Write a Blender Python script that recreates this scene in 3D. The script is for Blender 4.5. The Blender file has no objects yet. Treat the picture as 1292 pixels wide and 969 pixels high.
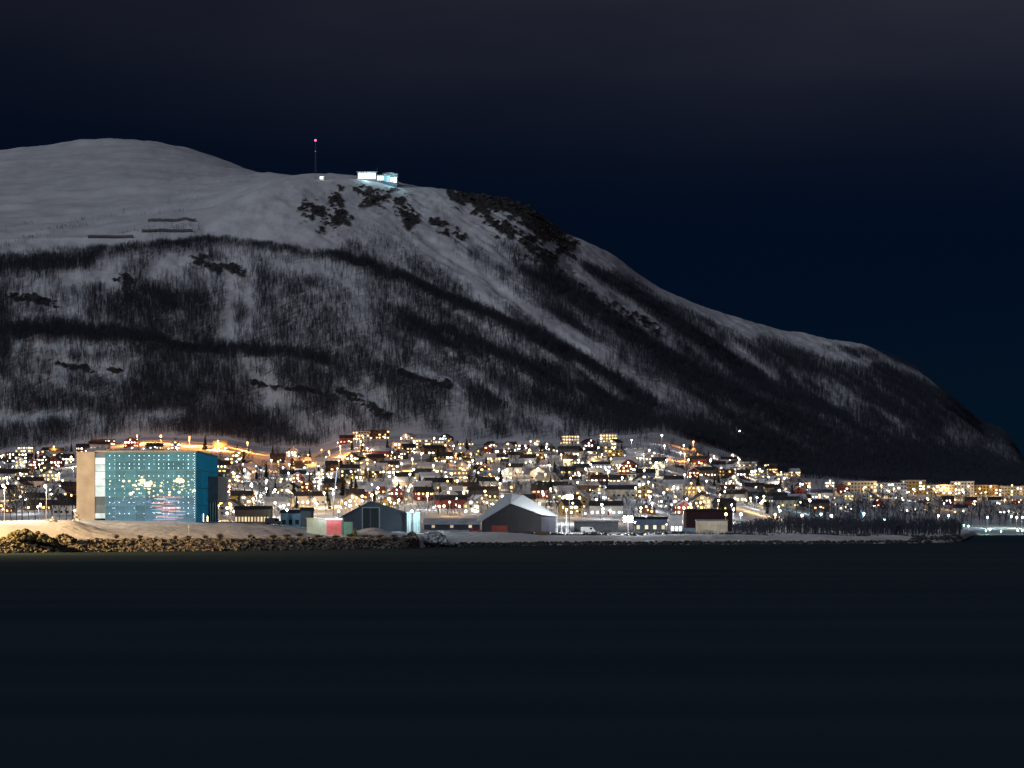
import bpy, math, random
import numpy as np
from mathutils import Vector, Matrix

# ------------------------------------------------------------------ camera, sky, moon, exposure
SC = bpy.context.scene
COL = SC.collection
H_CAM, Y_HOR, FPX, CX = 7.3, 660.0, 3000.0, 646.0     # eye height (m), horizon row, focal length and centre column (photo pixels)

cam = bpy.data.cameras.new('camera')
cam.sensor_width = 36.0
cam.lens = 36.0 * FPX / 1292.0
cam.shift_y = (Y_HOR - 484.5) / 1292.0
cam.clip_start = 1.0
cam.clip_end = 30000.0
cam_ob = bpy.data.objects.new('camera', cam)
cam_ob.location = (0, 0, H_CAM)
cam_ob.rotation_euler = (math.pi / 2, 0, 0)
COL.objects.link(cam_ob)
SC.camera = cam_ob

MOON_DIR = Vector((0.60, 0.70, -0.36)).normalized()     # the way the moonlight travels: from behind, left of the viewer
world = bpy.data.worlds.new('World')
SC.world = world
world.use_nodes = True
wn, wl = world.node_tree.nodes, world.node_tree.links
wn.clear()
w_out = wn.new('ShaderNodeOutputWorld')
w_bg = wn.new('ShaderNodeBackground')
w_bg2 = wn.new('ShaderNodeBackground')
w_add = wn.new('ShaderNodeAddShader')
sky = wn.new('ShaderNodeTexSky')
sky.sky_type = 'NISHITA'
sky.sun_disc = False
sky.dust_density = 0.0
sky.altitude = 1500.0
sky.sun_elevation = math.asin(-MOON_DIR.z)
sky.sun_rotation = math.atan2(-MOON_DIR.x, -MOON_DIR.y)
tint = wn.new('ShaderNodeMix'); tint.data_type = 'RGBA'; tint.blend_type = 'MULTIPLY'
tint.inputs[0].default_value = 1.0
tint.inputs[7].default_value = (0.08, 0.37, 1.0, 1)
wl.new(sky.outputs[0], tint.inputs[6])
wl.new(tint.outputs[2], w_bg.inputs[0])
w_bg.inputs[1].default_value = 0.0017
# thin cloud over the town, lit from below by the street lights
tc = wn.new('ShaderNodeTexCoord')
sep = wn.new('ShaderNodeSeparateXYZ')
wl.new(tc.outputs['Generated'], sep.inputs[0])
mapn = wn.new('ShaderNodeMapping'); mapn.inputs['Scale'].default_value = (3.0, 3.0, 11.0)
wl.new(tc.outputs['Generated'], mapn.inputs[0])
nz = wn.new('ShaderNodeTexNoise'); nz.inputs['Scale'].default_value = 1.6; nz.inputs['Detail'].default_value = 4.0
wl.new(mapn.outputs[0], nz.inputs[0])
el = wn.new('ShaderNodeMapRange'); el.interpolation_type = 'SMOOTHSTEP'
el.inputs['From Min'].default_value = 0.115; el.inputs['From Max'].default_value = 0.34
wl.new(sep.outputs['Z'], el.inputs['Value'])
az = wn.new('ShaderNodeMapRange')
az.inputs['From Min'].default_value = -0.3; az.inputs['From Max'].default_value = 0.3
az.inputs['To Min'].default_value = 0.25; az.inputs['To Max'].default_value = 1.35
wl.new(sep.outputs['X'], az.inputs['Value'])
nr = wn.new('ShaderNodeMapRange'); nr.inputs['From Min'].default_value = 0.3; nr.inputs['From Max'].default_value = 0.7
nr.inputs['To Min'].default_value = 0.6; nr.inputs['To Max'].default_value = 1.35
wl.new(nz.outputs[0], nr.inputs['Value'])
m1 = wn.new('ShaderNodeMath'); m1.operation = 'MULTIPLY'
m2 = wn.new('ShaderNodeMath'); m2.operation = 'MULTIPLY'
m3 = wn.new('ShaderNodeMath'); m3.operation = 'MULTIPLY'; m3.inputs[1].default_value = 0.048
wl.new(el.outputs[0], m1.inputs[0]); wl.new(az.outputs[0], m1.inputs[1])
wl.new(m1.outputs[0], m2.inputs[0]); wl.new(nr.outputs[0], m2.inputs[1])
wl.new(m2.outputs[0], m3.inputs[0])
w_bg2.inputs[0].default_value = (0.76, 0.73, 0.92, 1)
wl.new(m3.outputs[0], w_bg2.inputs[1])
wl.new(w_bg.outputs[0], w_add.inputs[0]); wl.new(w_bg2.outputs[0], w_add.inputs[1])
wl.new(w_add.outputs[0], w_out.inputs[0])

moon = bpy.data.lights.new('moon', 'SUN')
moon.energy = 0.76
moon.angle = math.radians(0.6)
moon.color = (0.80, 0.875, 1.0)
moon_ob = bpy.data.objects.new('moon', moon)
moon_ob.rotation_euler = MOON_DIR.to_track_quat('-Z', 'Y').to_euler()
moon_ob.location = (-800, -800, 900)
COL.objects.link(moon_ob)

SC.view_settings.view_transform = 'Standard'
SC.view_settings.look = 'None'
SC.view_settings.exposure = 0.0
SC.view_settings.gamma = 1.0
SC.view_settings.use_curve_mapping = False
SC.cycles.sample_clamp_indirect = 0.6
SC.cycles.sample_clamp_direct = 0.0
SC.cycles.max_bounces = 5
SC.cycles.transparent_max_bounces = 12
SC.cycles.use_light_tree = True

# ------------------------------------------------------------------ helpers
RNG = np.random.default_rng(7)
random.seed(11)

def lerp(a, b, t):
    return a + (b - a) * t

def smooth(t):
    t = np.clip(t, 0, 1)
    return t * t * (3 - 2 * t)

def pl(table, x):
    xs = [p[0] for p in table]; ys = [p[1] for p in table]
    return np.interp(x, xs, ys)

def spl(table, x, sig=22.0):
    """the same table with its corners rounded off"""
    xs = np.arange(-700, 2001, 2.0); k = np.arange(-150, 151, 2.0); g = np.exp(-(k / sig) ** 2 / 2); g /= g.sum()
    v = np.convolve(np.pad(pl(table, xs), 75, 'edge'), g, 'valid')
    return np.interp(x, xs, v)

def P(x, y, d):
    """photo pixel at distance d -> world point"""
    return Vector(((x - CX) / FPX * d, d, H_CAM + (Y_HOR - y) / FPX * d))

def hash2(ix, iy, seed):
    h = (ix.astype(np.int64) * 374761393 + iy.astype(np.int64) * 668265263 + seed * 2147483647) & 0xffffffff
    h = ((h ^ (h >> 13)) * 1274126177) & 0xffffffff
    h = h ^ (h >> 16)
    return (h & 0xffff) / 65535.0

def vnoise(x, y, seed=0):
    x = np.asarray(x, float); y = np.asarray(y, float)
    ix = np.floor(x); iy = np.floor(y)
    fx = x - ix; fy = y - iy
    fx = fx * fx * fx * (fx * (fx * 6 - 15) + 10); fy = fy * fy * fy * (fy * (fy * 6 - 15) + 10)
    a = hash2(ix, iy, seed); b = hash2(ix + 1, iy, seed)
    c = hash2(ix, iy + 1, seed); d = hash2(ix + 1, iy + 1, seed)
    return lerp(lerp(a, b, fx), lerp(c, d, fx), fy) * 2 - 1

def fbm(x, y, seed=0, octv=4):
    s = 0.0; a = 1.0; t = 0.0
    for o in range(octv):
        s = s + a * vnoise(x * 2 ** o + o * 17.3, y * 2 ** o - o * 9.1, seed + o); t += a; a *= 0.5
    return s / t

def stroke(x, y, pts, hw, power=2.0, stretch=1.0):
    """soft mask 0..1 around a polyline drawn in photo pixels"""
    best = np.full(np.shape(x), 1e9)
    if len(pts) == 1:
        pts = [pts[0], (pts[0][0] + 0.01, pts[0][1])]
    for (x0, y0), (x1, y1) in zip(pts[:-1], pts[1:]):
        dx, dy = x1 - x0, y1 - y0
        t = np.clip(((x - x0) * dx + (y - y0) * dy) / (dx * dx + dy * dy), 0, 1)
        q = ((x - x0 - t * dx) / stretch) ** 2 + (y - y0 - t * dy) ** 2
        best = np.minimum(best, q)
    return np.exp(-(np.sqrt(best) / hw) ** power)

def cattr(o, label=None, cat=None, group=None, kind=None):
    if label: o['label'] = label
    if cat: o['category'] = cat
    if group: o['group'] = group
    if kind: o['kind'] = kind
    return o

class MB:
    def __init__(s):
        s.v = []; s.f = []
    def add(s, vs, fs):
        n = len(s.v); s.v += [tuple(v) for v in vs]; s.f += [tuple(i + n for i in f) for f in fs]; return s
    def box(s, x0, x1, y0, y1, z0, z1):
        return s.add([(x0,y0,z0),(x1,y0,z0),(x1,y1,z0),(x0,y1,z0),(x0,y0,z1),(x1,y0,z1),(x1,y1,z1),(x0,y1,z1)],
                     [(3,2,1,0),(4,5,6,7),(0,1,5,4),(1,2,6,5),(2,3,7,6),(3,0,4,7)])
    def prism(s, poly, y0, y1):
        """outline in x,z extruded along y"""
        n = len(poly)
        vs = [(x, y0, z) for x, z in poly] + [(x, y1, z) for x, z in poly]
        fs = [tuple(range(n)), tuple(range(2 * n - 1, n - 1, -1))]
        fs += [(i, i + n, (i + 1) % n + n, (i + 1) % n) for i in range(n)]
        return s.add(vs, fs)
    def tube(s, p0, p1, r0, r1=None, n=6, cap=True):
        r1 = r0 if r1 is None else r1
        p0 = Vector(p0); p1 = Vector(p1); ax = (p1 - p0).normalized()
        u = ax.cross(Vector((0.31, 0.95, 0.02)) if abs(ax.y) < 0.9 else Vector((1, 0, 0))).normalized(); w = ax.cross(u)
        vs = []
        for c, r in ((p0, r0), (p1, r1)):
            for i in range(n):
                a = 2 * math.pi * i / n
                vs.append(c + (u * math.cos(a) + w * math.sin(a)) * r)
        fs = [(i, (i + 1) % n, (i + 1) % n + n, i + n) for i in range(n)]
        if cap: fs += [tuple(range(n - 1, -1, -1)), tuple(range(n, 2 * n))]
        return s.add(vs, fs)
    def ball(s, c, r, seg=8, rings=5, squash=1.0, jit=0.0, rnd=random):
        vs = [(c[0], c[1], c[2] - r * squash)]
        for j in range(1, rings):
            ph = -math.pi / 2 + math.pi * j / rings
            for i in range(seg):
                a = 2 * math.pi * i / seg
                k = 1 + jit * (rnd.random() * 2 - 1)
                vs.append((c[0] + r * k * math.cos(ph) * math.cos(a), c[1] + r * k * math.cos(ph) * math.sin(a), c[2] + r * k * squash * math.sin(ph)))
        vs.append((c[0], c[1], c[2] + r * squash))
        fs = [(0, 1 + (i + 1) % seg, 1 + i) for i in range(seg)]
        for j in range(rings - 2):
            b = 1 + j * seg
            fs += [(b + i, b + (i + 1) % seg, b + seg + (i + 1) % seg, b + seg + i) for i in range(seg)]
        b = 1 + (rings - 2) * seg; t = len(vs) - 1
        fs += [(b + i, b + (i + 1) % seg, t) for i in range(seg)]
        return s.add(vs, fs)
    def mesh(s, name, m=None, smooth_=False):
        me = bpy.data.meshes.new(name); me.from_pydata(s.v, [], s.f); me.update()
        if smooth_:
            me.polygons.foreach_set('use_smooth', [True] * len(me.polygons))
        if m: me.materials.append(m)
        return me
    def build(s, name, m, parent=None, smooth_=False):
        return link(name, s.mesh(name, m, smooth_), parent)

def link(name, me, parent=None, loc=None, mat=None):
    o = bpy.data.objects.new(name, me); COL.objects.link(o)
    if parent is not None: o.parent = parent
    if loc is not None: o.location = loc
    if mat is not None:
        o.material_slots[0].link = 'OBJECT'; o.material_slots[0].material = mat
    return o

def empty(name, loc, rz=0.0):
    o = bpy.data.objects.new(name, None); COL.objects.link(o)
    o.location = loc; o.rotation_euler = (0, 0, rz); o.empty_display_size = 1.0
    return o

def rock_mesh(name, seed, m, squash=0.75, jit=0.28):
    r = random.Random(seed)
    b = MB().ball((0, 0, 0), 1.0, 7, 5, squash, jit, r)
    return b.mesh(name, m)

# ------------------------------------------------------------------ materials
def nodes_of(name):
    m = bpy.data.materials.new(name); m.use_nodes = True
    n = m.node_tree.nodes; l = m.node_tree.links
    return m, n, l, n['Principled BSDF']

def mat(name, col, rough=0.8, var=0.25, scale=0.6, bump=0.0, spec=0.3, metal=0.0, bscale=None):
    m, n, l, b = nodes_of(name)
    tcn = n.new('ShaderNodeTexCoord'); no = n.new('ShaderNodeTexNoise')
    no.inputs['Scale'].default_value = scale; no.inputs['Detail'].default_value = 5
    l.new(tcn.outputs['Object'], no.inputs[0])
    rp = n.new('ShaderNodeValToRGB')
    rp.color_ramp.elements[0].position = 0.3; rp.color_ramp.elements[1].position = 0.7
    rp.color_ramp.elements[0].color = tuple(c * (1 - var) for c in col) + (1,)
    rp.color_ramp.elements[1].color = tuple(min(1, c * (1 + var)) for c in col) + (1,)
    l.new(no.outputs[0], rp.inputs[0]); l.new(rp.outputs[0], b.inputs['Base Color'])
    b.inputs['Roughness'].default_value = rough; b.inputs['Specular IOR Level'].default_value = spec; b.inputs['Metallic'].default_value = metal
    if bump:
        bn = n.new('ShaderNodeBump'); bn.inputs['Strength'].default_value = bump; bn.inputs['Distance'].default_value = 0.3
        n2 = n.new('ShaderNodeTexNoise'); n2.inputs['Scale'].default_value = bscale or scale * 3; n2.inputs['Detail'].default_value = 6
        l.new(tcn.outputs['Object'], n2.inputs[0]); l.new(n2.outputs[0], bn.inputs['Height']); l.new(bn.outputs[0], b.inputs['Normal'])
    return m

def emit(name, col, strength, var=0.0, sample=False):
    """something that gives off light: a lit window, a lamp"""
    m, n, l, b = nodes_of(name)
    b.inputs['Base Color'].default_value = (0.3, 0.3, 0.3, 1)
    b.inputs['Emission Color'].default_value = tuple(col) + (1,)
    b.inputs['Emission Strength'].default_value = strength
    if var:
        oi = n.new('ShaderNodeObjectInfo'); mr = n.new('ShaderNodeMapRange')
        mr.inputs['To Min'].default_value = strength * (1 - var); mr.inputs['To Max'].default_value = strength * (1 + var)
        l.new(oi.outputs['Random'], mr.inputs['Value']); l.new(mr.outputs[0], b.inputs['Emission Strength'])
    m.cycles.emission_sampling = 'AUTO' if sample else 'NONE'
    return m

# ------------------------------------------------------------------ terrain: land, town slope, mountain
COAST = [(-400,556),(-60,566),(0,576),(60,590),(150,608),(300,626),(420,660),(510,690),(560,735),(700,782),(900,811),(1100,842),(1180,876),(1206,905),(1216,960),(1226,1440),(1300,1460),(1700,1500)]
PLAT = [(-400,7),(-40,7.3),(40,7.8),(100,8.4),(140,8.0),(262,7.9),(300,7.4),(370,6.2),(400,5.0),(450,4.7),(520,4.1),(560,3.5),(700,3.3),(900,3.2),(1200,2.2),(1226,2.0),(1700,2.0)]
SLOPE_D = [(-400,1050),(800,1050),(1000,1250),(1180,1570),(1300,1590),(1700,1650)]
TOP_D = [(-400,1950),(800,1950),(1000,2150),(1292,2450),(1700,2700)]
TOP_Y = [(-400,574),(0,571),(60,567),(110,560),(180,551),(290,555),(330,567),(400,567),(440,551),(540,548),(575,558),(700,559),(760,556),(830,548),(880,562),(950,582),(1000,597),(1080,604),(1292,613),(1700,630)]
CREST_D = [(-400,2480),(200,2520),(345,2650),(450,2700),(650,2800),(1000,3250),(1292,3650),(1700,3900)]
CREST_Y = [(-400,335),(0,304),(60,302),(120,300),(200,288),(260,272),(310,248),(345,231),(380,226),(440,227),(500,233),(540,238),(580,243),(620,247),(650,251),(670,259),(690,274),(712,291),(742,304),(776,321),(800,341),(830,361),(870,379),(920,399),(980,414),(1030,426),(1090,433),(1120,448),(1160,467),(1185,486),(1206,508),(1226,527),(1240,538),(1252,542),(1265,544),(1274,556),(1285,571),(1300,592),(1340,618),(1700,645)]
PLATO_Y = [(-400,275),(0,252),(100,247),(200,240),(300,230),(345,226),(400,226),(450,236),(560,275),(700,330),(900,440),(1292,640),(1700,660)]
DOME_Y = [(-400,235),(-200,205),(0,183),(60,177),(110,170),(150,168),(190,171),(230,180),(270,193),(310,210),(345,227),(400,243),(500,290),(700,400),(900,500),(1292,660),(1700,665)]

cols = np.concatenate([np.arange(-400, -20, 10), np.arange(-20, 1313, 2.0), np.arange(1320, 1701, 10)])
RW = [0, 70, 110, 250, 610, 670, 715, 730]
NR = RW[-1] + 1

def col_keys(x):
    dc = spl(COAST, x, 5); ds = np.maximum(spl(SLOPE_D, x, 30), dc + 110); dt = spl(TOP_D, x, 40); dC = spl(CREST_D, x, 40)
    return dc, ds, dt, dC

NC = len(cols)
dc, ds, dt, dC = col_keys(cols)
sm = spl(CREST_Y, cols, 5)
keyd = [dc - 40, dc + 105, ds, dt, dC, dC + 520, np.maximum(dC + 900, 4250), np.maximum(dC + 1900, 5400)]
keyy = [None, None, None, spl(TOP_Y, cols, 12), sm, spl(PLATO_Y, cols, 25), spl(DOME_Y, cols, 9), spl(DOME_Y, cols, 20) + 120]
D = np.zeros((NC, NR)); 
for k in range(7):
    n = RW[k + 1] - RW[k]
    t = np.linspace(0, 1, n + 1)
    D[:, RW[k]:RW[k + 1] + 1] = keyd[k][:, None] + (keyd[k + 1] - keyd[k])[:, None] * t[None, :]
def y2z(y, d): return H_CAM + (Y_HOR - y) / FPX * d
Z = np.zeros_like(D)
p = spl(PLAT, cols, 10)
for i in range(NC):
    x = cols[i]
    stony = float(smooth((585 - x) / 70))        # steep rock-armoured bank on the left, low beach on the right
    kd = [dc[i] - 40, dc[i] - 3, dc[i], dc[i] + lerp(4, 8, stony), dc[i] + lerp(28, 34, stony), dc[i] + 80, ds[i]]
    kz = [-5, -0.8, 0, lerp(0.8, 2.7, stony), lerp(p[i] - 0.4, lerp(3.2, p[i], 0.28), stony), p[i], max(p[i], lerp(4.6, 2.6, float(smooth((x - 900) / 300))))]
    zt = y2z(keyy[3][i], dt[i])
    kd += [lerp(ds[i], dt[i], 0.5), dt[i]]; kz += [lerp(kz[-1], zt, 0.50), zt]
    zC = y2z(keyy[4][i], dC[i])
    for f, g in ((0.2, 0.165), (0.5, 0.47), (0.8, 0.80)):
        kd.append(lerp(dt[i], dC[i], f)); kz.append(lerp(zt, zC, g))
    kd.append(dC[i]); kz.append(zC)
    for q in (5, 6, 7):
        kd.append(keyd[q][i]); kz.append(max(-4.0, y2z(keyy[q][i], keyd[q][i])))
    Z[i] = np.interp(D[i], kd, kz)
# round the profile along each column from the town upwards
ker = np.array([1, 2, 3, 4, 5, 4, 3, 2, 1.0]); ker /= ker.sum()
zs = Z.copy()
for _ in range(3):
    pad = np.pad(zs, ((0, 0), (4, 4)), 'edge')
    zs2 = sum(ker[k] * pad[:, k:k + NR] for k in range(9))
    wgt = smooth((np.arange(NR) - 130) / 40.0)[None, :]
    zs = zs * (1 - wgt) + zs2 * wgt
Z = zs
XP = np.repeat(cols[:, None], NR, 1)
Xw = (XP - CX) / FPX * D
YP = Y_HOR - (Z - H_CAM) * FPX / D                    # where each point lies in the photograph

# relief
rows = np.arange(NR)[None, :]
w_face = smooth((rows - 262) / 50.0) * (1 - smooth((rows - 575) / 60.0))
w_high = smooth((rows - 590) / 30.0)
a_diag = (XP * 0.55 - YP * 0.86)                      # runs across the spurs that fall to the right
b_diag = (XP * 0.86 + YP * 0.55)
right = smooth((XP - 380) / 250.0)
rel = w_face * (
      (1 - right) * (9.0 * fbm(Xw / 170, D / 300 , 3) + 5.0 * fbm(Xw / 46, D / 200, 5, 3))
      + right * (9.0 * fbm(a_diag / 48, b_diag / 260, 9, 3) + 5.5 * fbm(a_diag / 15, b_diag / 120, 12, 3))
      + 2.2 * fbm(Xw / 13, D / 22, 21, 3))
rel = rel + w_face * right * 3.5 * np.abs(fbm(a_diag / 9 + 3, b_diag / 70, 17, 3))
rel = rel + w_high * (9.0 * fbm(Xw / 190, D / 90, 31, 3) + 4.5 * fbm(Xw / 70, D / 26, 33, 4)) * np.clip((D - dC[:, None]) / 60 + 0.15, 0.15, 1)
# benches on the left face
for pts, hw, amp in (([(0,318),(130,312),(260,300),(400,318),(480,345),(600,395),(740,460),(820,508)], 7, 6.0),
                     ([(0,420),(180,430),(300,444),(420,458)], 7, 5.0), ([(509,408),(585,435),(697,478),(796,524)], 9, 7.0),
                     ([(310,486),(400,496),(495,528)], 5, 4.0), ([(740,335),(877,424),(943,472),(1010,515)], 7, 6.0),
                     ([(690,340),(760,398),(830,450),(1000,540)], 8, 6.0)):
    mk = stroke(XP, YP + 5, pts, hw) - stroke(XP, YP - 5, pts, hw)
    rel = rel - amp * .6 * mk * w_face * (.55 + .9 * fbm(XP / 30, YP / 12, 111, 2)) * smooth((XP - pts[0][0] + 10) / 60) * smooth((pts[-1][0] + 10 - XP) / 60)
w_town = smooth((rows - 118) / 20.0) * (1 - smooth((rows - 250) / 20.0))
rel = rel + w_town * 1.2 * fbm(Xw / 60, D / 60, 41, 2)
w_fore = smooth((rows - 18) / 12.0) * (1 - smooth((rows - 108) / 14.0)) * np.ones_like(D)
rel = rel + w_fore * (0.35 * fbm(Xw / 14, D / 10, 51, 3) + 0.12 * fbm(Xw / 3.5, D / 4, 53, 2))

def mound(x, d, amp, sx, sd):
    return amp * np.exp(-((XP - x) / sx) ** 2 - ((D - d) / sd) ** 2)
for a in ((20, 640, 0.6, 50, 20), (88, 642, 2.1, 30, 14), (130, 634, 0.5, 30, 10), (345, 690, 0.9, 40, 14), (472, 735, 1.9, 20, 9), (300, 676, 0.5, 60, 14),
          (610, 800, 1.1, 70, 12), (560, 782, 1.4, 22, 8), (860, 850, 0.5, 90, 10), (1000, 872, 0.7, 60, 10), (1120, 890, 0.5, 40, 10)):
    rel = rel + mound(*a)
Z = Z + rel
YP = Y_HOR - (Z - H_CAM) * FPX / D

def ground(x, d):
    """terrain height at photo column x, distance d"""
    i = int(np.clip(np.searchsorted(cols, x) - 1, 0, NC - 2)); t = (x - cols[i]) / (cols[i + 1] - cols[i])
    return float(lerp(np.interp(d, D[i], Z[i]), np.interp(d, D[i + 1], Z[i + 1]), t))

def groundXY(X, Y):
    return ground(X / Y * FPX + CX, Y)

def d_at(x, y, h=0.0, lo=None, hi=None):
    """distance at which something of height h on the terrain shows its top at photo row y"""
    i = int(np.clip(np.searchsorted(cols, x), 0, NC - 1))
    yy = Y_HOR - (Z[i] + h - H_CAM) * FPX / D[i]
    ok = np.ones(NR, bool)
    if lo is not None: ok &= D[i] >= lo
    if hi is not None: ok &= D[i] <= hi
    idx = np.where(ok)[0]
    s = yy[idx] - y
    cr = np.where((s[:-1] > 0) & (s[1:] <= 0))[0]
    if len(cr):
        k = idx[cr[0]]; t = (yy[k] - y) / (yy[k] - yy[k + 1] + 1e-9)
        return float(lerp(D[i, k], D[i, k + 1], t))
    return float(D[i, idx[int(np.argmin(np.abs(s)))]])

# rock showing through the snow: (strokes in photo pixels, half width, coverage)
CRAGS = [
    ('dark broken crag on the snow left below the summit station', [(385,265),(405,272),(425,250),(432,278),(412,283)], 10, .55),
    ('dark crag directly under the summit station', [(455,246),(480,252),(500,250),(515,268),(520,280)], 10, .62),
    ('largest cliff, black rock along the right shoulder of the summit', [(582,243),(610,250),(645,258),(672,272),(695,292),(714,312)], 13, .85),
    ('jagged rock bands below the large summit cliff', [(605,268),(625,282),(650,292),(680,318),(700,332)], 11, .60),
    ('small rocks on the snow gully left of the large cliff', [(545,278),(565,290),(588,303)], 6, .5),
    ('rocks scattered along the upper left forest edge, middle cluster', [(248,328),(275,336),(305,344)], 7, .5),
    ('low rock band at the far left of the slope', [(12,374),(40,378),(72,386)], 5, .6),
    ('small rock cluster between two open snow patches on the left', [(152,350),(165,358),(160,366)], 8, .45),
    ('long slanting rock ledge just above the middle of town', [(425,492),(455,506),(492,527)], 4, .7),
    ('rock ledge in the woods above the dark grey hall', [(505,470),(535,480),(565,486)], 4, .6),
    ('level rock ledge low in the woods on the left', [(316,484),(350,489),(404,495)], 3, .7),
    ('short rock step in the middle of the left woods', [(205,431),(225,435),(252,437)], 3, .7),
    ('short rock step low in the left woods', [(72,459),(95,464),(118,466),(150,467)], 3.5, .6),
    ('rocks dotted down the snow strip right of the large cliff', [(735,365),(765,385),(800,402),(830,418)], 6, .45),
]
rock = np.zeros_like(D)
rn = fbm(XP / 9 - YP / 22, YP / 6, 61, 4)
for lab, pts, hw, cov in CRAGS:
    mk = stroke(XP, YP, pts, hw * 1.35)
    rock = np.maximum(rock, smooth((mk * (0.35 + (1.5 if cov > .8 else 1.05) * cov) + 1.25 * rn - 0.62) / 0.2) * smooth((mk - 0.08) / 0.2))
rock *= (rows > 262)
Z = Z + rock * (1.2 + 1.5 * fbm(XP / 3.0, YP / 3.0, 71, 2))

snow, n, l, b = nodes_of('snow_terrain')
tcn = n.new('ShaderNodeTexCoord')
no = n.new('ShaderNodeTexNoise'); no.inputs['Scale'].default_value = 0.03; no.inputs['Detail'].default_value = 8
l.new(tcn.outputs['Object'], no.inputs[0])
rp = n.new('ShaderNodeValToRGB')
rp.color_ramp.elements[0].position = 0.35; rp.color_ramp.elements[0].color = (0.66, 0.67, 0.70, 1)
rp.color_ramp.elements[1].position = 0.6; rp.color_ramp.elements[1].color = (0.80, 0.80, 0.82, 1)
l.new(no.outputs[0], rp.inputs[0])
rk = n.new('ShaderNodeTexNoise'); rk.inputs['Scale'].default_value = 0.25; rk.inputs['Detail'].default_value = 6
l.new(tcn.outputs['Object'], rk.inputs[0])
rr = n.new('ShaderNodeValToRGB')
rr.color_ramp.elements[0].position = 0.35; rr.color_ramp.elements[0].color = (0.030, 0.029, 0.030, 1)
rr.color_ramp.elements[1].position = 0.7; rr.color_ramp.elements[1].color = (0.11, 0.105, 0.10, 1)
l.new(rk.outputs[0], rr.inputs[0])
at = n.new('ShaderNodeAttribute'); at.attribute_name = 'rock'
mx = n.new('ShaderNodeMix'); mx.data_type = 'RGBA'
l.new(at.outputs['Fac'], mx.inputs[0]); l.new(rp.outputs[0], mx.inputs[6]); l.new(rr.outputs[0], mx.inputs[7])
l.new(mx.outputs[2], b.inputs['Base Color'])
b.inputs['Roughness'].default_value = 0.85; b.inputs['Specular IOR Level'].default_value = 0.15
bn = n.new('ShaderNodeBump'); bn.inputs['Strength'].default_value = 0.5; bn.inputs['Distance'].default_value = 1.0
n2 = n.new('ShaderNodeTexNoise'); n2.inputs['Scale'].default_value = 0.35; n2.inputs['Detail'].default_value = 5
l.new(tcn.outputs['Object'], n2.inputs[0]); l.new(n2.outputs[0], bn.inputs['Height']); l.new(bn.outputs[0], b.inputs['Normal'])

def grid_object(name, Xg, Yg, Zg, m, attrs=None):
    nc, nr = Xg.shape
    co = np.stack([Xg, Yg, Zg], -1).reshape(-1, 3).astype(np.float32)
    i = np.arange(nc - 1)[:, None] * nr + np.arange(nr - 1)[None, :]
    q = np.stack([i, i + nr, i + nr + 1, i + 1], -1).reshape(-1, 4).astype(np.int32)
    me = bpy.data.meshes.new(name)
    me.vertices.add(len(co)); me.vertices.foreach_set('co', co.ravel())
    me.loops.add(q.size); me.loops.foreach_set('vertex_index', q.ravel())
    me.polygons.add(len(q)); me.polygons.foreach_set('loop_start', np.arange(0, q.size, 4, dtype=np.int32))
    me.update(calc_edges=True)
    me.polygons.foreach_set('use_smooth', np.ones(len(q), bool))
    for k, a in (attrs or {}).items():
        at_ = me.attributes.new(k, 'FLOAT', 'POINT'); at_.data.foreach_set('value', a.astype(np.float32).ravel())
    me.materials.append(m)
    o = bpy.data.objects.new(name, me); COL.objects.link(o)
    return o

terrain = grid_object('snowy_hillside', Xw, D, Z, snow, {'rock': rock})
cattr(terrain, 'snow covered mountain, town slope and filled shore land', 'mountain', kind='structure')

# ------------------------------------------------------------------ water
wm, n, l, b = nodes_of('fjord_water')
b.inputs['Base Color'].default_value = (0.030, 0.047, 0.055, 1)
b.inputs['Roughness'].default_value = 0.55
b.inputs['Specular IOR Level'].default_value = 0.0
tcn = n.new('ShaderNodeTexCoord'); mp = n.new('ShaderNodeMapping'); mp.inputs['Scale'].default_value = (0.006, 0.045, 1)
l.new(tcn.outputs['Object'], mp.inputs[0])
no = n.new('ShaderNodeTexNoise'); no.inputs['Scale'].default_value = 1.0; no.inputs['Detail'].default_value = 6
l.new(mp.outputs[0], no.inputs[0])
rp = n.new('ShaderNodeValToRGB')
rp.color_ramp.elements[0].position = 0.3; rp.color_ramp.elements[0].color = (0.030, 0.050, 0.068, 1)
rp.color_ramp.elements[1].position = 0.7; rp.color_ramp.elements[1].color = (0.046, 0.070, 0.088, 1)
l.new(no.outputs[0], rp.inputs[0]); l.new(rp.outputs[0], b.inputs['Base Color'])
bn = n.new('ShaderNodeBump'); bn.inputs['Strength'].default_value = 0.25; bn.inputs['Distance'].default_value = 0.6
mp2 = n.new('ShaderNodeMapping'); mp2.inputs['Scale'].default_value = (0.03, 0.15, 1)
l.new(tcn.outputs['Object'], mp2.inputs[0])
no2 = n.new('ShaderNodeTexNoise'); no2.inputs['Scale'].default_value = 1.0; no2.inputs['Detail'].default_value = 4
l.new(mp2.outputs[0], no2.inputs[0]); l.new(no2.outputs[0], bn.inputs['Height']); l.new(bn.outputs[0], b.inputs['Normal'])
wv = MB(); wv.add([(-6000, -400, 0), (6000, -400, 0), (6000, 9000, 0), (-6000, 9000, 0)], [(0, 1, 2, 3)])
water = wv.build('water', wm)
cattr(water, 'smooth dark fjord water in front of the town', 'water', kind='structure')

# ------------------------------------------------------------------ bare birch wood on the mountain
bark = mat('birch_bark_blue_fill', (0.044, 0.053, 0.074), 0.9, 0.3, 0.8)  # bark tinted blue: the blue sky fill is put into its colour
needle = mat('spruce_needles', (0.022, 0.032, 0.022), 0.9, 0.35, 1.2)

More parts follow.
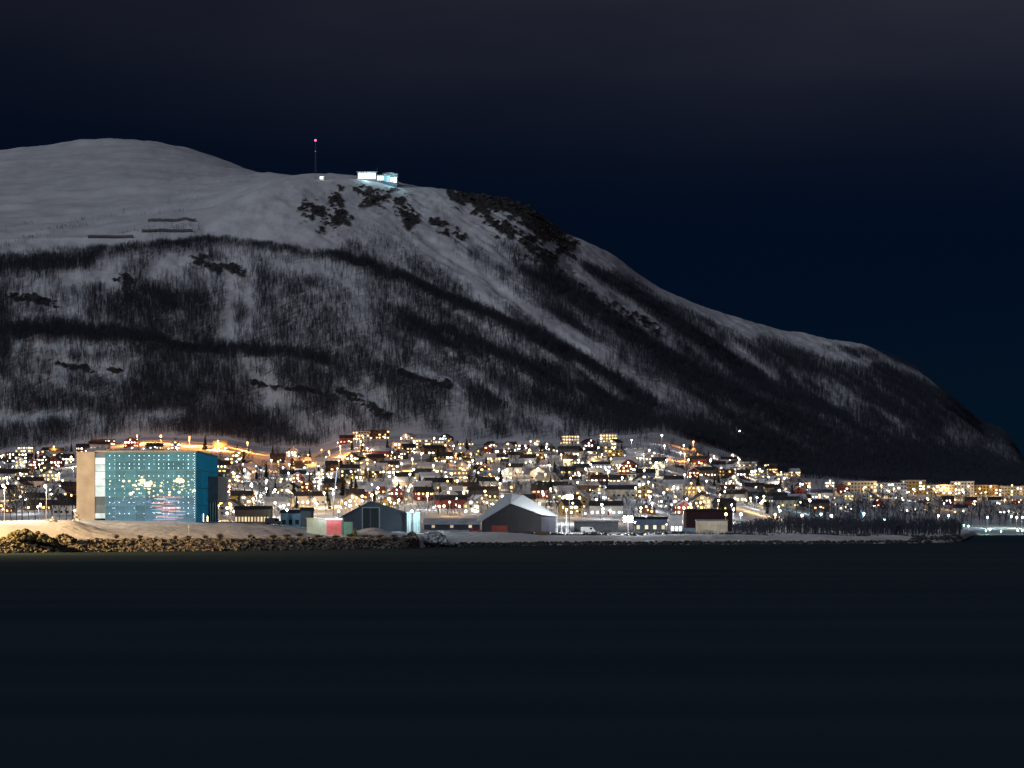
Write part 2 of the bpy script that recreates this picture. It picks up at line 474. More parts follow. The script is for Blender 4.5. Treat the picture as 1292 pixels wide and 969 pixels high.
def bare_tree(seed, h=1.0, spread=0.26, limbs=13, twigs=5, thick=0.012):
    """leafless tree of height h: trunk, rising limbs and sheaves of twigs"""
    r = random.Random(seed); t = MB(); c = MB()
    lean = Vector((r.uniform(-.05, .05), r.uniform(-.05, .05), 1))
    def at_(f): return Vector((lean.x * f * h + 0.02 * h * math.sin(f * 5 + seed), lean.y * f * h, f * h))
    fs = (-0.06, 0.3, 0.65, 1.0)
    for a, b2 in zip(fs[:-1], fs[1:]):
        t.tube(at_(a), at_(b2), thick * h * (1.15 - a * 0.95), thick * h * (1.15 - b2 * 0.95), 4, False)
    for i in range(limbs):
        f = 0.22 + 0.72 * (i + r.random()) / limbs
        a = r.random() * 6.283; L = spread * h * (1.15 - 0.75 * abs(f - 0.45)) * r.uniform(.7, 1.15)
        p0 = at_(f); p1 = p0 + Vector((math.cos(a) * L * .75, math.sin(a) * L * .75, L * r.uniform(.6, 1.1)))
        w = thick * h * 0.55
        side = Vector((-math.sin(a), math.cos(a), 0)) * w
        c.add([p0 - side, p0 + side, p1], [(0, 1, 2)])
        for k in range(twigs):
            q0 = p0.lerp(p1, r.uniform(.25, 1)); aa = a + r.uniform(-1.3, 1.3); l2 = L * r.uniform(.35, .75)
            q1 = q0 + Vector((math.cos(aa) * l2 * .6, math.sin(aa) * l2 * .6, l2 * r.uniform(.3, 1.0)))
            a3 = r.random() * 6.283; s3 = Vector((math.cos(a3), math.sin(a3), r.uniform(-.3, .3))) * thick * h * r.uniform(.5, 1.0)
            c.add([q0 - s3, q0 + s3, q1], [(0, 1, 2)])
    return t, c

variants = bpy.data.collections.new('birch_variants')
for k in range(7):
    t, c = bare_tree(100 + k, 1.0, random.uniform(.2, .3), 11, 4, 0.016)
    t.add(c.v, c.f)
    variants.objects.link(bpy.data.objects.new('birch_%d' % k, t.mesh('birch', bark)))

FOREST_TOP = [(-400,334),(0,321),(130,313),(200,306),(260,300),(300,303),(380,315),(420,318),(440,302),(480,303),(520,306),(560,318),(600,312),(640,300),(680,318),(720,322),(760,340),(800,352),(830,370),(870,388),(920,408),(980,424),(1030,436),(1090,438),(1120,444),(1160,460),(1190,482),(1230,515),(1262,535),(1292,570),(1700,640)]
CLEAR = [([(488,268),(520,300),(560,326),(620,366)], 15, 1.0), ([(620,366),(690,410),(760,450)], 9, .75), ([(560,262),(600,300),(640,330)], 8, .6),
    ([(640,285),(700,332),(760,368),(822,412)], 10, 1.0), ([(713,290),(770,324),(830,366),(900,400),(948,427)], 7, .95),
    ([(840,360),(900,392),(960,420),(1040,446),(1095,462)], 6, .9), ([(1040,428),(1100,440)], 5, .9), ([(1110,454),(1180,484)], 5, .7),
    ([(920,436),(974,478)], 5, .7), ([(1190,545),(1240,560),(1284,586)], 13, .6), ([(836,498),(900,540)], 14, .55), ([(1080,538),(1146,568)], 5, .5),
    ([(700,420),(780,470),(850,505)], 7, .35), ([(1010,470),(1080,500)], 5, .4), ([(960,500),(1040,540)], 5, .3),
    ([(85,356),(125,352)], 14, .95), ([(140,345),(142,378)], 12, .95), ([(196,338),(240,330)], 13, .95), ([(186,352),(205,352)], 9, .8),
    ([(290,345),(291,375),(285,425)], 8, .85), ([(300,312),(345,320)], 5, .7), ([(350,338),(405,346)], 13, .8), ([(350,372),(352,395)], 8, .6),
    ([(410,335),(440,350)], 10, .6), ([(455,395),(400,380)], 14, .35), ([(20,360),(60,370)], 10, .6), ([(30,398),(80,400)], 8, .5),
    ([(-60,531),(40,531),(90,526)], 7, .85), ([(180,529),(230,525)], 7, .75), ([(120,472),(150,480)], 10, .6), ([(60,442),(70,446)], 10, .6),
    ([(345,500),(360,512)], 12, .5), ([(500,545),(530,540)], 8, .8), ([(445,498),(490,515)], 6, .7), ([(535,475),(575,480)], 8, .75), ([(540,430),(570,450)], 7, .5),
    ([(620,405),(650,420)], 6, .5), ([(560,535),(600,540)], 10, .3), ([(0,490),(110,500)], 14, .3), ([(300,520),(420,545)], 12, .3), ([(720,535),(760,545)], 8, .4)]
DENSE = [([(-100,338),(60,332),(110,328)], 13, .8), ([(110,320),(190,310),(262,306)], 8, 1.0), ([(268,300),(330,309),(400,319),(450,331),(520,361),(600,396),(680,431),(740,461),(820,511)], 9, 1.0),
    ([(-60,418),(80,420),(140,425),(200,434)], 13, .8), ([(190,438),(300,443),(360,448),(410,457)], 6, 1.0), ([(150,392),(190,384),(250,382)], 20, .6),
    ([(509,408),(585,435),(648,458),(697,478),(763,511),(800,526)], 17, .85), ([(690,345),(760,400),(830,450),(900,490),(1000,542)], 13, 1.0),
    ([(741,338),(800,374),(877,426),(943,472),(1020,515)], 9, 1.0), ([(880,560),(1000,575),(1200,600)], 30, .9), ([(950,520),(1100,560),(1240,596)], 20, .8),
    ([(660,500),(800,545)], 14, .6), ([(440,330),(520,380),(600,420)], 6, .5), ([(980,445),(1080,490),(1180,540)], 12, .7), ([(60,505),(140,515)], 12, .4), ([(200,480),(300,505)], 14, .35)]
FRINGE = [([(0,268),(80,262),(170,272),(230,268)], 1.6, .22), ([(40,240),(120,236)], 1.5, .2), ([(95,226),(130,223)], 1.6, .25), ([(0,292),(60,278),(120,268),(200,256),(260,252)], 1.8, .3), ([(140,300),(180,290),(230,276)], 2, .25), ([(-60,330),(0,314),(50,297),(95,282),(160,258)], 3, .5), ([(60,300),(110,284),(180,262)], 2.5, .3), ([(180,250),(240,246)], 2, .3), ([(420,285),(460,292),(520,300)], 12, .22), ([(190,296),(240,285)], 4, .4),
    ([(225,318),(250,288)], 4, .4), ([(560,270),(575,300)], 5, .3), ([(60,262),(150,256)], 2, .25)]

def forest_density(x, y):
    base = 0.46 + 0.75 * fbm(x / 24, y / 36, 81, 5) + 0.35 * smooth((x - 820) / 250.0)
    wx = x + 9 * fbm(x / 30, y / 30, 91, 3); wy = y + 6 * fbm(x / 24, y / 24, 95, 3)
    patch = 0.85 + 0.55 * fbm(x / 16, y / 10, 99, 4)
    base = base + smooth((x - 500) / 200.0) * 0.55 * fbm((x * .55 - y * .86) / 9, (x * .86 + y * .55) / 60, 141, 3)
    dn = np.clip(base, 0.04, 1)
    for pts, hw, s in CLEAR: dn = dn * (1 - np.minimum(1, 1.25 * s * stroke(x, y, pts, hw)))
    for pts, hw, s in DENSE: dn = np.maximum(dn, 1.5 * s * stroke(x, y, pts, hw, 3.0))
    dn = dn * smooth((y - pl(FOREST_TOP, x) + 3) / 6.0 + 0.8 * fbm(x / 12, y / 12, 88, 2))
    for pts, hw, s in CLEAR[:9]: dn = dn * (1 - np.minimum(.97, 1.2 * s * stroke(wx, wy, pts, hw * .8)))
    for pts, hw, s in FRINGE: dn = np.maximum(dn, s * stroke(x, y, pts, hw))
    dn = dn * (y < pl(TOP_Y, x) - 3 + 9 * smooth((x - 900) / 60.0))
    return dn

NT = 420000
ci = RNG.uniform(0, NC - 1.001, NT * 2)
ci = ci[(cols[ci.astype(int)] > -120) & (cols[ci.astype(int)] < 1330)][:NT]
ri = RNG.uniform(236, 640, len(ci))
i0 = ci.astype(int); fx = ci - i0; j0 = ri.astype(int); fy = ri - j0
def bil(A): return lerp(lerp(A[i0, j0], A[i0 + 1, j0], fx), lerp(A[i0, j0 + 1], A[i0 + 1, j0 + 1], fx), fy)
tx, ty, tz = bil(Xw), bil(D), bil(Z)
tpx = tx / ty * FPX + CX; tpy = Y_HOR - (tz - H_CAM) * FPX / ty
dens = forest_density(tpx, tpy) * (1 - 0.8 * np.clip(bil(rock), 0, 1))
keep = RNG.uniform(0, 1, len(ci)) < dens * 0.56
tx, ty, tz, tpx, tpy = tx[keep], ty[keep], tz[keep], tpx[keep], tpy[keep]
above = smooth((pl(FOREST_TOP, tpx) + 22 - tpy) / 30.0)          # trees shrink towards the treeline
hgt = RNG.uniform(5.0, 9.5, len(tx)) * (1 - 0.55 * above)
pm = bpy.data.meshes.new('birch_wood')
pm.vertices.add(len(tx)); pm.vertices.foreach_set('co', np.stack([tx, ty, tz - 0.1], -1).astype(np.float32).ravel())
for k, v in (('hgt', hgt), ('rot', RNG.uniform(0, 6.283, len(tx)))):
    a = pm.attributes.new(k, 'FLOAT', 'POINT'); a.data.foreach_set('value', v.astype(np.float32))
wood = bpy.data.objects.new('birch_wood', pm); COL.objects.link(wood)
cattr(wood, 'bare dark birch wood covering the snowy mountainside', 'woodland', kind='stuff')
ng = bpy.data.node_groups.new('birch_scatter', 'GeometryNodeTree')
ng.interface.new_socket('Geometry', in_out='INPUT', socket_type='NodeSocketGeometry')
ng.interface.new_socket('Geometry', in_out='OUTPUT', socket_type='NodeSocketGeometry')
gi = ng.nodes.new('NodeGroupInput'); go = ng.nodes.new('NodeGroupOutput')
iop = ng.nodes.new('GeometryNodeInstanceOnPoints'); inf = ng.nodes.new('GeometryNodeCollectionInfo')
inf.inputs['Collection'].default_value = variants; inf.inputs['Separate Children'].default_value = True; inf.inputs['Reset Children'].default_value = True
iop.inputs['Pick Instance'].default_value = True
def named(nm):
    a = ng.nodes.new('GeometryNodeInputNamedAttribute'); a.data_type = 'FLOAT'; a.inputs['Name'].default_value = nm; return a
ah, ar = named('hgt'), named('rot')
cx = ng.nodes.new('ShaderNodeCombineXYZ'); ng.links.new(ar.outputs[0], cx.inputs['Z'])
ng.links.new(gi.outputs[0], iop.inputs['Points']); ng.links.new(inf.outputs[0], iop.inputs['Instance'])
ng.links.new(ah.outputs[0], iop.inputs['Scale']); ng.links.new(cx.outputs[0], iop.inputs['Rotation'])
ng.links.new(iop.outputs[0], go.inputs[0])
md = wood.modifiers.new('scatter', 'NODES'); md.node_group = ng
print('birches', len(tx))

# ------------------------------------------------------------------ small builders for the town
def wpart(mb, name, m, parent, base, smooth_=False):
    """mesh given in world coordinates, made a part of the thing whose base is given"""
    mb.v = [(v[0] - base[0], v[1] - base[1], v[2] - base[2]) for v in mb.v]
    return mb.build(name, m, parent, smooth_)

ORD = ['first', 'second', 'third', 'fourth', 'fifth', 'sixth', 'seventh', 'eighth', 'ninth', 'tenth', 'eleventh', 'twelfth', 'thirteenth', 'fourteenth', 'fifteenth', 'sixteenth', 'seventeenth', 'eighteenth', 'nineteenth', 'twentieth']

M = {}
for nm, c in (('white', (.68, .68, .66)), ('cream', (.62, .55, .42)), ('ochre', (.48, .33, .12)), ('red', (.27, .06, .045)), ('brown', (.14, .085, .055)),
              ('grey', (.30, .31, .32)), ('blue', (.16, .23, .32)), ('dark', (.06, .06, .065))):
    M[nm] = mat('painted_wood_' + nm, c, 0.75, 0.18, 0.5, 0.15)
M['roof_dark'] = mat('dark_roof_tiles', (.045, .045, .05), .8, .35, .4, .3)
M['roof_snow'] = mat('snowy_roof', (.62, .63, .66), .85, .25, .25, .3)
M['concrete'] = mat('concrete', (.36, .33, .30), .85, .18, .25, .15)
M['metal'] = mat('galvanised_steel', (.32, .33, .34), .5, .15, 1.0, metal=.6)
M['black'] = mat('black_steel', (.02, .02, .022), .6, .2, 1.0)
M['glass_dark'] = mat('unlit_window_glass', (.02, .024, .03), .12, .2, 1.0, spec=.6)
M['brick'] = mat('chimney_brick', (.20, .10, .07), .9, .3, 2.0)
M['asphalt'] = mat('packed_snow_road', (.42, .41, .40), .85, .25, .15, .3)
M['snow'] = mat('loose_snow', (.74, .74, .76), .9, .1, .5, .4)
M['stone'] = mat('armour_stone', (.20, .175, .135), .9, .45, .9, .5)
M['stone_mossy'] = mat('mossy_rock', (.15, .14, .085), .95, .5, .5, .6)
WIN_K = 1.0
LITW = [emit('lit_window_warm', (1.0, .60, .24), 4.0, .5), emit('lit_window_neutral', (1.0, .80, .50), 9, .6), emit('lit_window_cool', (.86, .95, 1.0), 9, .6),
        emit('lit_window_yellow', (1.0, .62, .16), 3.5, .5), emit('lit_window_dim', (1.0, .60, .30), 1.2, .6)]
LAMP_K = .6
LAMP = {
    'orange': ((1.0, .36, .07), 'orange'), 'amber': ((1.0, .60, .22), 'amber'), 'warm': ((1.0, .80, .55), 'warm white'),
    'white': ((.95, .97, 1.0), 'cool white'), 'cyan': ((.55, .92, 1.0), 'pale cyan'), 'green': ((.40, 1.0, .70), 'green'), 'blue': ((.55, .65, 1.0), 'bluish')}
BULB = {k: emit('lamp_bulb_' + k, tuple(lerp(c, 1.0, .05) for c in v[0]), 10 if k in ('orange', 'amber') else 24) for k, v in LAMP.items()}
LDATA = {}
def light_data(kind, power):
    key = (kind, int(power))
    if key not in LDATA:
        L = bpy.data.lights.new('lamp_light_%s' % kind, 'POINT'); L.energy = power; L.color = LAMP[kind][0]; L.shadow_soft_size = 0.15
        LDATA[key] = L
    return LDATA[key]

_pole = {}
def lamp_meshes(h):
    k = round(h)
    if k not in _pole:
        pm_ = MB().tube((0, 0, -1), (0, 0, k), .13, .08, 6).mesh('pole', M['metal'])
        am_ = MB().tube((0, 0, k - .1), (0, -1.3, k + .25), .06, .05, 5).mesh('arm', M['metal'])
        hd_ = MB().box(-.22, .22, -2.0, -1.2, k + .22, k + .40).mesh('lamp_head', M['metal'])
        _pole[k] = (pm_, am_, hd_, k)
    return _pole[k]
_bulb = {}
def street_lamp(X, Y, Zg, h, kind, power, label, group, r=.34, name='street_lamp'):
    e = empty(name, (X, Y, Zg), 0)
    cattr(e, label, 'street lamp', group)
    pm_, am_, hd_, k = lamp_meshes(h)
    link('pole', pm_, e); link('arm', am_, e); hd = link('lamp_head', hd_, e)
    kk = (round(r, 2),)
    if kk not in _bulb: _bulb[kk] = MB().ball((0, 0, 0), r, 8, 6).mesh('bulb', BULB['warm'], True)
    link('bulb', _bulb[kk], hd, (0, -1.6, k + .22 - r), BULB[kind])
    lo = bpy.data.objects.new('lamp_light', light_data(kind, power * LAMP_K)); COL.objects.link(lo); lo.parent = e; lo.location = (0, -1.6, k - .1 - 2 * r)
    return e

def rot90(mb):
    mb.v = [(-y, x, z) for x, y, z in mb.v]; return mb

def roof_profile(w, h, rise, o=.45, th=.28):
    s = rise / (w / 2)
    return [(-w/2-o, h-s*o+.03), (0, h+rise+.03), (w/2+o, h-s*o+.03), (w/2+o, h-s*o+.03+th), (0, h+rise+.03+th*1.1), (-w/2-o, h-s*o+.03+th)]

class Proto: pass
def make_proto(kind, w, d, h, rise, seed):
    r = random.Random(seed); p_ = Proto(); p_.kind = kind; p_.h = h
    if kind == 'gable':
        p_.wall = MB().prism([(-w/2, -3), (w/2, -3), (w/2, h), (0, h + rise), (-w/2, h)], -d/2, d/2).mesh('wall', M['white'])
        p_.roof = MB().prism(roof_profile(w, h, rise), -d/2 - .5, d/2 + .5).mesh('roof', M['roof_dark'])
    elif kind == 'eave':
        p_.wall = rot90(MB().prism([(-d/2, -3), (d/2, -3), (d/2, h), (0, h + rise), (-d/2, h)], -w/2, w/2)).mesh('wall', M['white'])
        p_.roof = rot90(MB().prism(roof_profile(d, h, rise), -w/2 - .5, w/2 + .5)).mesh('roof', M['roof_dark'])
    else:
        p_.wall = MB().box(-w/2, w/2, -d/2, d/2, -3, h).mesh('wall', M['white'])
        p_.roof = MB().box(-w/2 - .5, w/2 + .5, -d/2 - .6, d/2 + .4, h + .01, h + .38).mesh('roof', M['roof_dark'])
    p_.win = []
    fl = max(1, int(h / 2.7)); nb = max(2, int(w / 2.6))
    for f in range(fl):
        zc = 1.55 + f * 2.75
        for k in range(nb):
            xx = -w/2 + (k + .5) * w / nb
            if f == 0 and k == nb // 2: p_.door = (xx, -d/2); continue
            p_.win.append((xx, -d/2 - .04, zc, 0))
        for s in (-1, 1):
            p_.win.append((s * (w/2 + .04), -d/4, zc, 1))
    if kind == 'gable' and rise > 2.2: p_.win.append((0, -d/2 - .04, h + rise * .35, 0))
    p_.chim = (r.uniform(-.25, .25) * w, 0 if kind != 'gable' else r.uniform(-.2, .2) * d, h + (rise if kind == 'eave' else rise * .6))
    p_.d = d; p_.w = w
    return p_
protos = [make_proto('gable', 8.5, 10, 5.4, 3.0, 1), make_proto('gable', 9.5, 11, 3.2, 2.8, 2), make_proto('gable', 11, 11, 5.6, 3.2, 3),
          make_proto('eave', 12, 9, 5.2, 2.6, 4), make_proto('eave', 14, 9, 3.1, 2.4, 5), make_proto('eave', 10.5, 8.5, 5.4, 3.0, 6), make_proto('eave', 18, 9, 5.3, 2.4, 7),
          make_proto('block', 12, 9, 5.8, 0, 8), make_proto('block', 16, 10, 8.4, 0, 9), make_proto('gable', 10, 10, 5.2, 3.4, 10)]
win_front = MB().box(-.55, .55, -.03, .03, -.56, .56).mesh('window', M['glass_dark'])
win_side = MB().box(-.03, .03, -.48, .48, -.5, .5).mesh('window', M['glass_dark'])
win_wide = MB().box(-.85, .85, -.03, .03, -.55, .55).mesh('window', M['glass_dark'])
door_me = MB().box(-.5, .5, -.05, .03, .05, 2.15).mesh('door', M['brown'])
chim_me = MB().box(-.4, .4, -.4, .4, -.6, 1.1).mesh('chimney', M['brick'])
wlamp = {k: MB().ball((0, 0, 0), .36, 7, 5).mesh('porch_lamp', BULB[k], True) for k in BULB}
WALLS = ['white'] * 6 + ['cream'] * 3 + ['ochre'] * 2 + ['red'] * 3 + ['brown'] * 2 + ['grey'] * 3 + ['blue', 'dark', 'dark']

def house(X, Y, Zg, p_, wall, snowy, rz, r, lit=.55, name='house', dimall=False):
    e = empty(name, (X, Y, Zg), rz)
    if name == 'house': e.scale = (.86, .86, .86)
    link('wall', p_.wall, e, mat=M[wall])
    rf = link('roof', p_.roof, e, mat=M['roof_snow'] if snowy else M['roof_dark'])
    if p_.kind != 'block': link('chimney', chim_me, rf, p_.chim)
    tone = r.choice([0, 0, 1, 1, 1, 2, 3])
    for (x, y, z, side) in p_.win:
        wide = (not side) and r.random() < .3
        o = link('window', win_side if side else (win_wide if wide else win_front), e, (x, y, z))
        if r.random() < lit:
            mt = LITW[tone] if r.random() < .7 else r.choice(LITW)
            o.material_slots[0].link = 'OBJECT'; o.material_slots[0].material = mt
    if hasattr(p_, 'door'):
        link('door', door_me, e, (p_.door[0], p_.door[1] - .02, 0), M[r.choice(['red', 'brown', 'white', 'dark'])])
        if r.random() < .85:
            k = r.choice(['warm', 'amber', 'amber', 'white', 'warm'])
            link('porch_lamp', wlamp[k], e, (p_.door[0] + .9, p_.door[1] - .32, 2.3))
        if r.random() < .4: link('garden_lamp', wlamp[r.choice(['amber', 'warm', 'white'])], e, (r.choice([-1, 1]) * (p_.w / 2 + 1.5), -p_.d / 2 - 1.0, .9))
    return e

# ------------------------------------------------------------------ the houses of the town, street by street
def zone(x):
    for lim, nm in ((97, 'left of the concrete wing'), (278, 'behind the glass building'), (385, 'right behind the glass building'), (530, 'above the dark grey hall'), (605, 'between the two halls'),
                    (705, 'above the pale roofed hall'), (830, 'above the quay floodlights'), (925, 'above the beige shed'), (1015, 'at the right end of town')):
        if x < lim: return nm
    return 'over the right shore'
NROW = 15
def street_y(x, j):
    t = j / (NROW - 1)
    yb = pl([(-100, 650), (0, 648), (278, 650), (430, 640), (600, 648), (720, 648), (900, 648), (1010, 650)], x)
    yt = pl(TOP_Y, x) + 5 + pl([(130, 0), (160, 8), (330, 8), (360, 0)], x)
    return lerp(yt, yb, t ** 1.05)
LIT_ROADS = [[(150, 560), (180, 556), (220, 556), (260, 559), (300, 564), (340, 572)], [(392, 584), (408, 576), (424, 568), (446, 562), (478, 560)], [(378, 634), (395, 630), (412, 626), (430, 624)],
             [(506, 592), (522, 585), (536, 580)], [(855, 590), (866, 578), (872, 566)], [(930, 640), (960, 644), (990, 646), (1015, 647)]]
def on_road(x, y):
    return any(float(stroke(np.array([x]), np.array([y - 5.0]), p_, 11.0, 4.0)[0]) > .4 for p_ in LIT_ROADS)
taken = []
rec = []
rh = random.Random(5)
for j in range(NROW):
    x = -6 + rh.uniform(0, 14)
    while x < 1012:
        y = street_y(x, j) + rh.uniform(-1.5, 1.5)
        room = (street_y(x, NROW - 1) - street_y(x, 0)) / 100.0
        dd = d_at(x, y, 0, lo=960, hi=2300)
        step = rh.uniform(.85, 1.55) * 13.0 * FPX / dd
        hid = (92 < x < 272 and y > 574) or (612 < x < 690 and y > 645)
        wood_gap = fbm(np.array([x / 50.0]), np.array([y / 18.0]), 131, 2)[0] < -.42
        if not hid and not wood_gap and not on_road(x, y) and rh.random() < min(1, room * 1.25) and dd < pl(TOP_D, x) + 15:
            rec.append((j, x, y, dd))
        x += step
# the photograph shows these single buildings clearly
SPECIAL = [(884, 641, 'gable', 'cream', False, 'pale gabled house glowing peach beside an amber lamp, above the beige shed', 2),
           (437, 559, 'eave', 'red', False, 'red house alone at the forest edge above the orange lit road', 3), (124, 565, 'eave', 'dark', False, 'dark wide house above the top edge of the white stair window', 3),
           (136, 562, 'gable', 'dark', False, 'tall dark house with a row of lit windows over the glass facade', 7), (166, 564, 'gable', 'red', False, 'dark red gabled house below the top road, over the glass facade', 2),
           (195, 567, 'eave', 'blue', False, 'wide low blue house under the orange bank over the glass facade', 4), (222, 567, 'gable', 'white', True, 'white gabled house with a snowy roof over the glass facade', 0),
           (278, 567, 'eave', 'dark', False, 'dark house at the right corner above the deep blue side wall', 3), (981, 614, 'gable', 'white', False, 'brightly lit white house at the foot of the dark spur', 0),
           (1014, 616, 'block', 'white', False, 'flat white building under bluish floodlight at the foot of the spur', 7), (720, 560, 'block', 'white', False, 'large pale flat roofed house in the top street, right of the pale hall', 8),
           (1036, 629, 'eave', 'cream', False, 'long peach lit house right of the bluish floodlight', 6), (1047, 615, 'gable', 'white', True, 'orange lit gabled house above the long peach house', 0),
           (662, 640, 'eave', 'ochre', False, 'yellow lit house just above the ridge of the pale roofed hall', 3), (508, 617, 'eave', 'cream', True, 'cream house with a pale roof above the ridge of the dark grey hall', 3),
           (392, 636, 'eave', 'white', False, 'long white house with red roof edge above the site cabin', 6)]
spots = []
for s_ in SPECIAL:
    d_ = d_at(s_[0], s_[1], 0, lo=960, hi=2400); spots.append((s_[0], d_))
    r = random.Random(int(s_[0]))
    pr = protos[s_[6]]
    X = (s_[0] - CX) / FPX * d_
    e = house(X, d_, ground(s_[0], d_ - pr.d / 2), pr, s_[3], s_[4], r.uniform(-.1, .1), r, .85)
    cattr(e, s_[5], 'house')
rec = [q for q in rec if all(abs(q[1] - a) * q[3] / FPX > 15 or abs(q[3] - b_) > 14 for a, b_ in spots)]
# nothing overlaps: drop a house that stands in another one
ok_rec = []
for q in rec:
    X = (q[1] - CX) / FPX * q[3]
    if all((X - a) ** 2 + (q[3] - b_) ** 2 > 13.5 ** 2 for a, b_ in taken):
        taken.append((X, q[3])); ok_rec.append(q)
ok_rec.sort(key=lambda q: q[3])
far_rec = ok_rec[270:]; ok_rec = ok_rec[:270]           # past 300 houses the farthest are one object
cnt = {}
ok_rec.sort(key=lambda q: (q[0], q[1]))
STREET = {0: 'top street', NROW - 1: 'lowest street'}
for j, x, y, dd in ok_rec:
    r = random.Random(int(x * 37 + y * 11))
    pr = r.choice(protos[:8] if j > 2 else protos); wall = r.choice(WALLS); snowy = r.random() < .38
    X = (x - CX) / FPX * dd
    rz = r.gauss(0, .22) - math.atan2(X, dd)
    e = house(X, dd, ground(x, dd - pr.d / 2), pr, wall, snowy, rz, r, r.uniform(.45, .9))
    zn = zone(x); k = cnt.get((j, zn), 0); cnt[(j, zn)] = k + 1
    st = STREET.get(j, ORD[j] + ' street down')
    cattr(e, '%s house, %s from left, %s %s' % (wall, ORD[k], st, zn), 'house', 'houses on the town slope')
parts_ = []
for j, x, y, dd in far_rec:
    r = random.Random(int(x * 37 + y * 11)); pr = r.choice(protos[:8]); X = (x - CX) / FPX * dd; zg = ground(x, dd - 4); s = .86
    rz = r.gauss(0, .22) - math.atan2(X, dd); ca, sa = math.cos(rz) * s, math.sin(rz) * s
    def put(me, off, m_):
        vs = [(v.co.x + off[0], v.co.y + off[1], v.co.z + off[2]) for v in me.vertices]
        parts_.append(([(X + a * ca - b_ * sa, dd + a * sa + b_ * ca, zg + c * s) for a, b_, c in vs], [tuple(p_.vertices) for p_ in me.polygons], m_))
    put(pr.wall, (0, 0, 0), M[r.choice(WALLS)]); put(pr.roof, (0, 0, 0), M['roof_snow'] if r.random() < .35 else M['roof_dark'])
    tone = r.choice([0, 0, 1, 1, 2])
    for (wx_, wy_, wz_, side) in pr.win:
        put(win_side if side else win_front, (wx_, wy_, wz_), LITW[tone] if r.random() < .5 else M['glass_dark'])
    if r.random() < .5: put(wlamp['warm'], (pr.door[0] + .9, pr.door[1] - .32, 2.3), BULB[r.choice(['warm', 'amber', 'white'])])
def join(name, parts):
    vs, fs, mi, ms = [], [], [], []
    for v, f, m_ in parts:
        n_ = len(vs); vs += v; fs += [tuple(i + n_ for i in q) for q in f]
        if m_ not in ms: ms.append(m_)
        mi += [ms.index(m_)] * len(f)
    me = bpy.data.meshes.new(name); me.from_pydata(vs, [], fs); me.update()
    for m_ in ms: me.materials.append(m_)
    me.polygons.foreach_set('material_index', mi)
    return link(name, me)
if parts_:
    o = join('far_houses', parts_); cattr(o, 'crowd of small lit houses in the upper streets below the woods', 'houses', kind='stuff')
print('houses', len(ok_rec) + len(SPECIAL), 'far', len(far_rec))

# apartment blocks and houses across the bay on the right
def block_proto(w, d, floors, seed): return make_proto('block', w, d, floors * 2.8 + .4, 0, seed)
flats = [block_proto(26, 11, 3, 50), block_proto(34, 11, 3, 51), block_proto(20, 11, 4, 52)]
xs_ = [(1085, 621, 0), (1118, 622, 1), (1152, 623, 2), (1180, 624, 1), (1214, 624, 2), (1240, 624, 0), (1270, 626, 1), (1300, 627, 0)]
for k, (x, y, q) in enumerate(xs_):
    dd = d_at(x, y, 0, lo=1580, hi=2600); r = random.Random(900 + k); X = (x - CX) / FPX * dd
    e = house(X, dd, ground(x, dd - 5), flats[q], ['cream', 'white', 'ochre'][k % 3], k % 2 == 0, -math.atan2(X, dd) + r.uniform(-.1, .1), r, .22, name='apartment_block')
    cattr(e, 'amber lit apartment block, %s from the left in the row over the right shore' % ORD[k], 'apartment block', 'apartment blocks over the right shore')
k = 0
for x, y in ((1062, 622), (1070, 632), (1096, 632), (1108, 640), (1135, 634), (1166, 636), (1196, 637), (1225, 638), (1255, 637), (1283, 636), (1062, 643), (1150, 646), (1212, 648), (1268, 648), (1030, 643)):
    dd = d_at(x, y, 0, lo=1000, hi=2600); r = random.Random(950 + k); X = (x - CX) / FPX * dd; pr = protos[r.choice([0, 2, 3, 5, 6])]
    wall = r.choice(['white', 'red', 'cream', 'brown', 'white'])
    e = house(X, dd, ground(x, dd - 5), pr, wall, r.random() < .4, -math.atan2(X, dd) + r.uniform(-.2, .2), r, .4)
    cattr(e, '%s house near the right shore, %s among the houses below the apartment blocks' % (wall, ORD[k]), 'house', 'houses below the apartment blocks'); k += 1; taken.append((X, dd))

# ------------------------------------------------------------------ roads that show as lit strips
def road(name, pts, width, label, lift=.25):
    """ribbon on the ground through photo pixels"""
    w3 = []
    for x, y in pts:
        d_ = d_at(x, y, 0, lo=960, hi=2600); w3.append(((x - CX) / FPX * d_, d_))
    line = []
    for (a, b_) in zip(w3[:-1], w3[1:]):
        n_ = max(2, int(math.hypot(b_[0] - a[0], b_[1] - a[1]) / 6))
        line += [(lerp(a[0], b_[0], t / n_), lerp(a[1], b_[1], t / n_)) for t in range(n_)]
    line.append(w3[-1])
    m_ = MB(); vs = []; fs = []
    for i, (X, Y) in enumerate(line):
        a = line[max(0, i - 2)]; b_ = line[min(len(line) - 1, i + 2)]
        t = Vector((b_[0] - a[0], b_[1] - a[1])).normalized(); nrm = Vector((-t.y, t.x))
        zz = max(groundXY(X + nrm.x * s * width / 2, Y + nrm.y * s * width / 2) for s in (-1, 0, 1)) + lift
        for s in (-1, 1):
            vs.append((X + nrm.x * s * width / 2, Y + nrm.y * s * width / 2, zz))
        for s in (-1, 1):
            vs.append((X + nrm.x * s * (width / 2 + 1.2), Y + nrm.y * s * (width / 2 + 1.2), zz - 2.0))
        if i:
            q = 4 * (i - 1)
            fs += [(q, q + 1, q + 5, q + 4), (q + 2, q, q + 4, q + 6), (q + 1, q + 3, q + 7, q + 5)]
    m_.add(vs, fs)
    o = m_.build(name, M['asphalt'])
    cattr(o, label, 'road', kind='structure')
road('road', [(150, 560), (180, 556), (220, 556), (260, 559), (300, 564), (340, 572)], 7, 'snow packed road along the forest edge, lit orange')
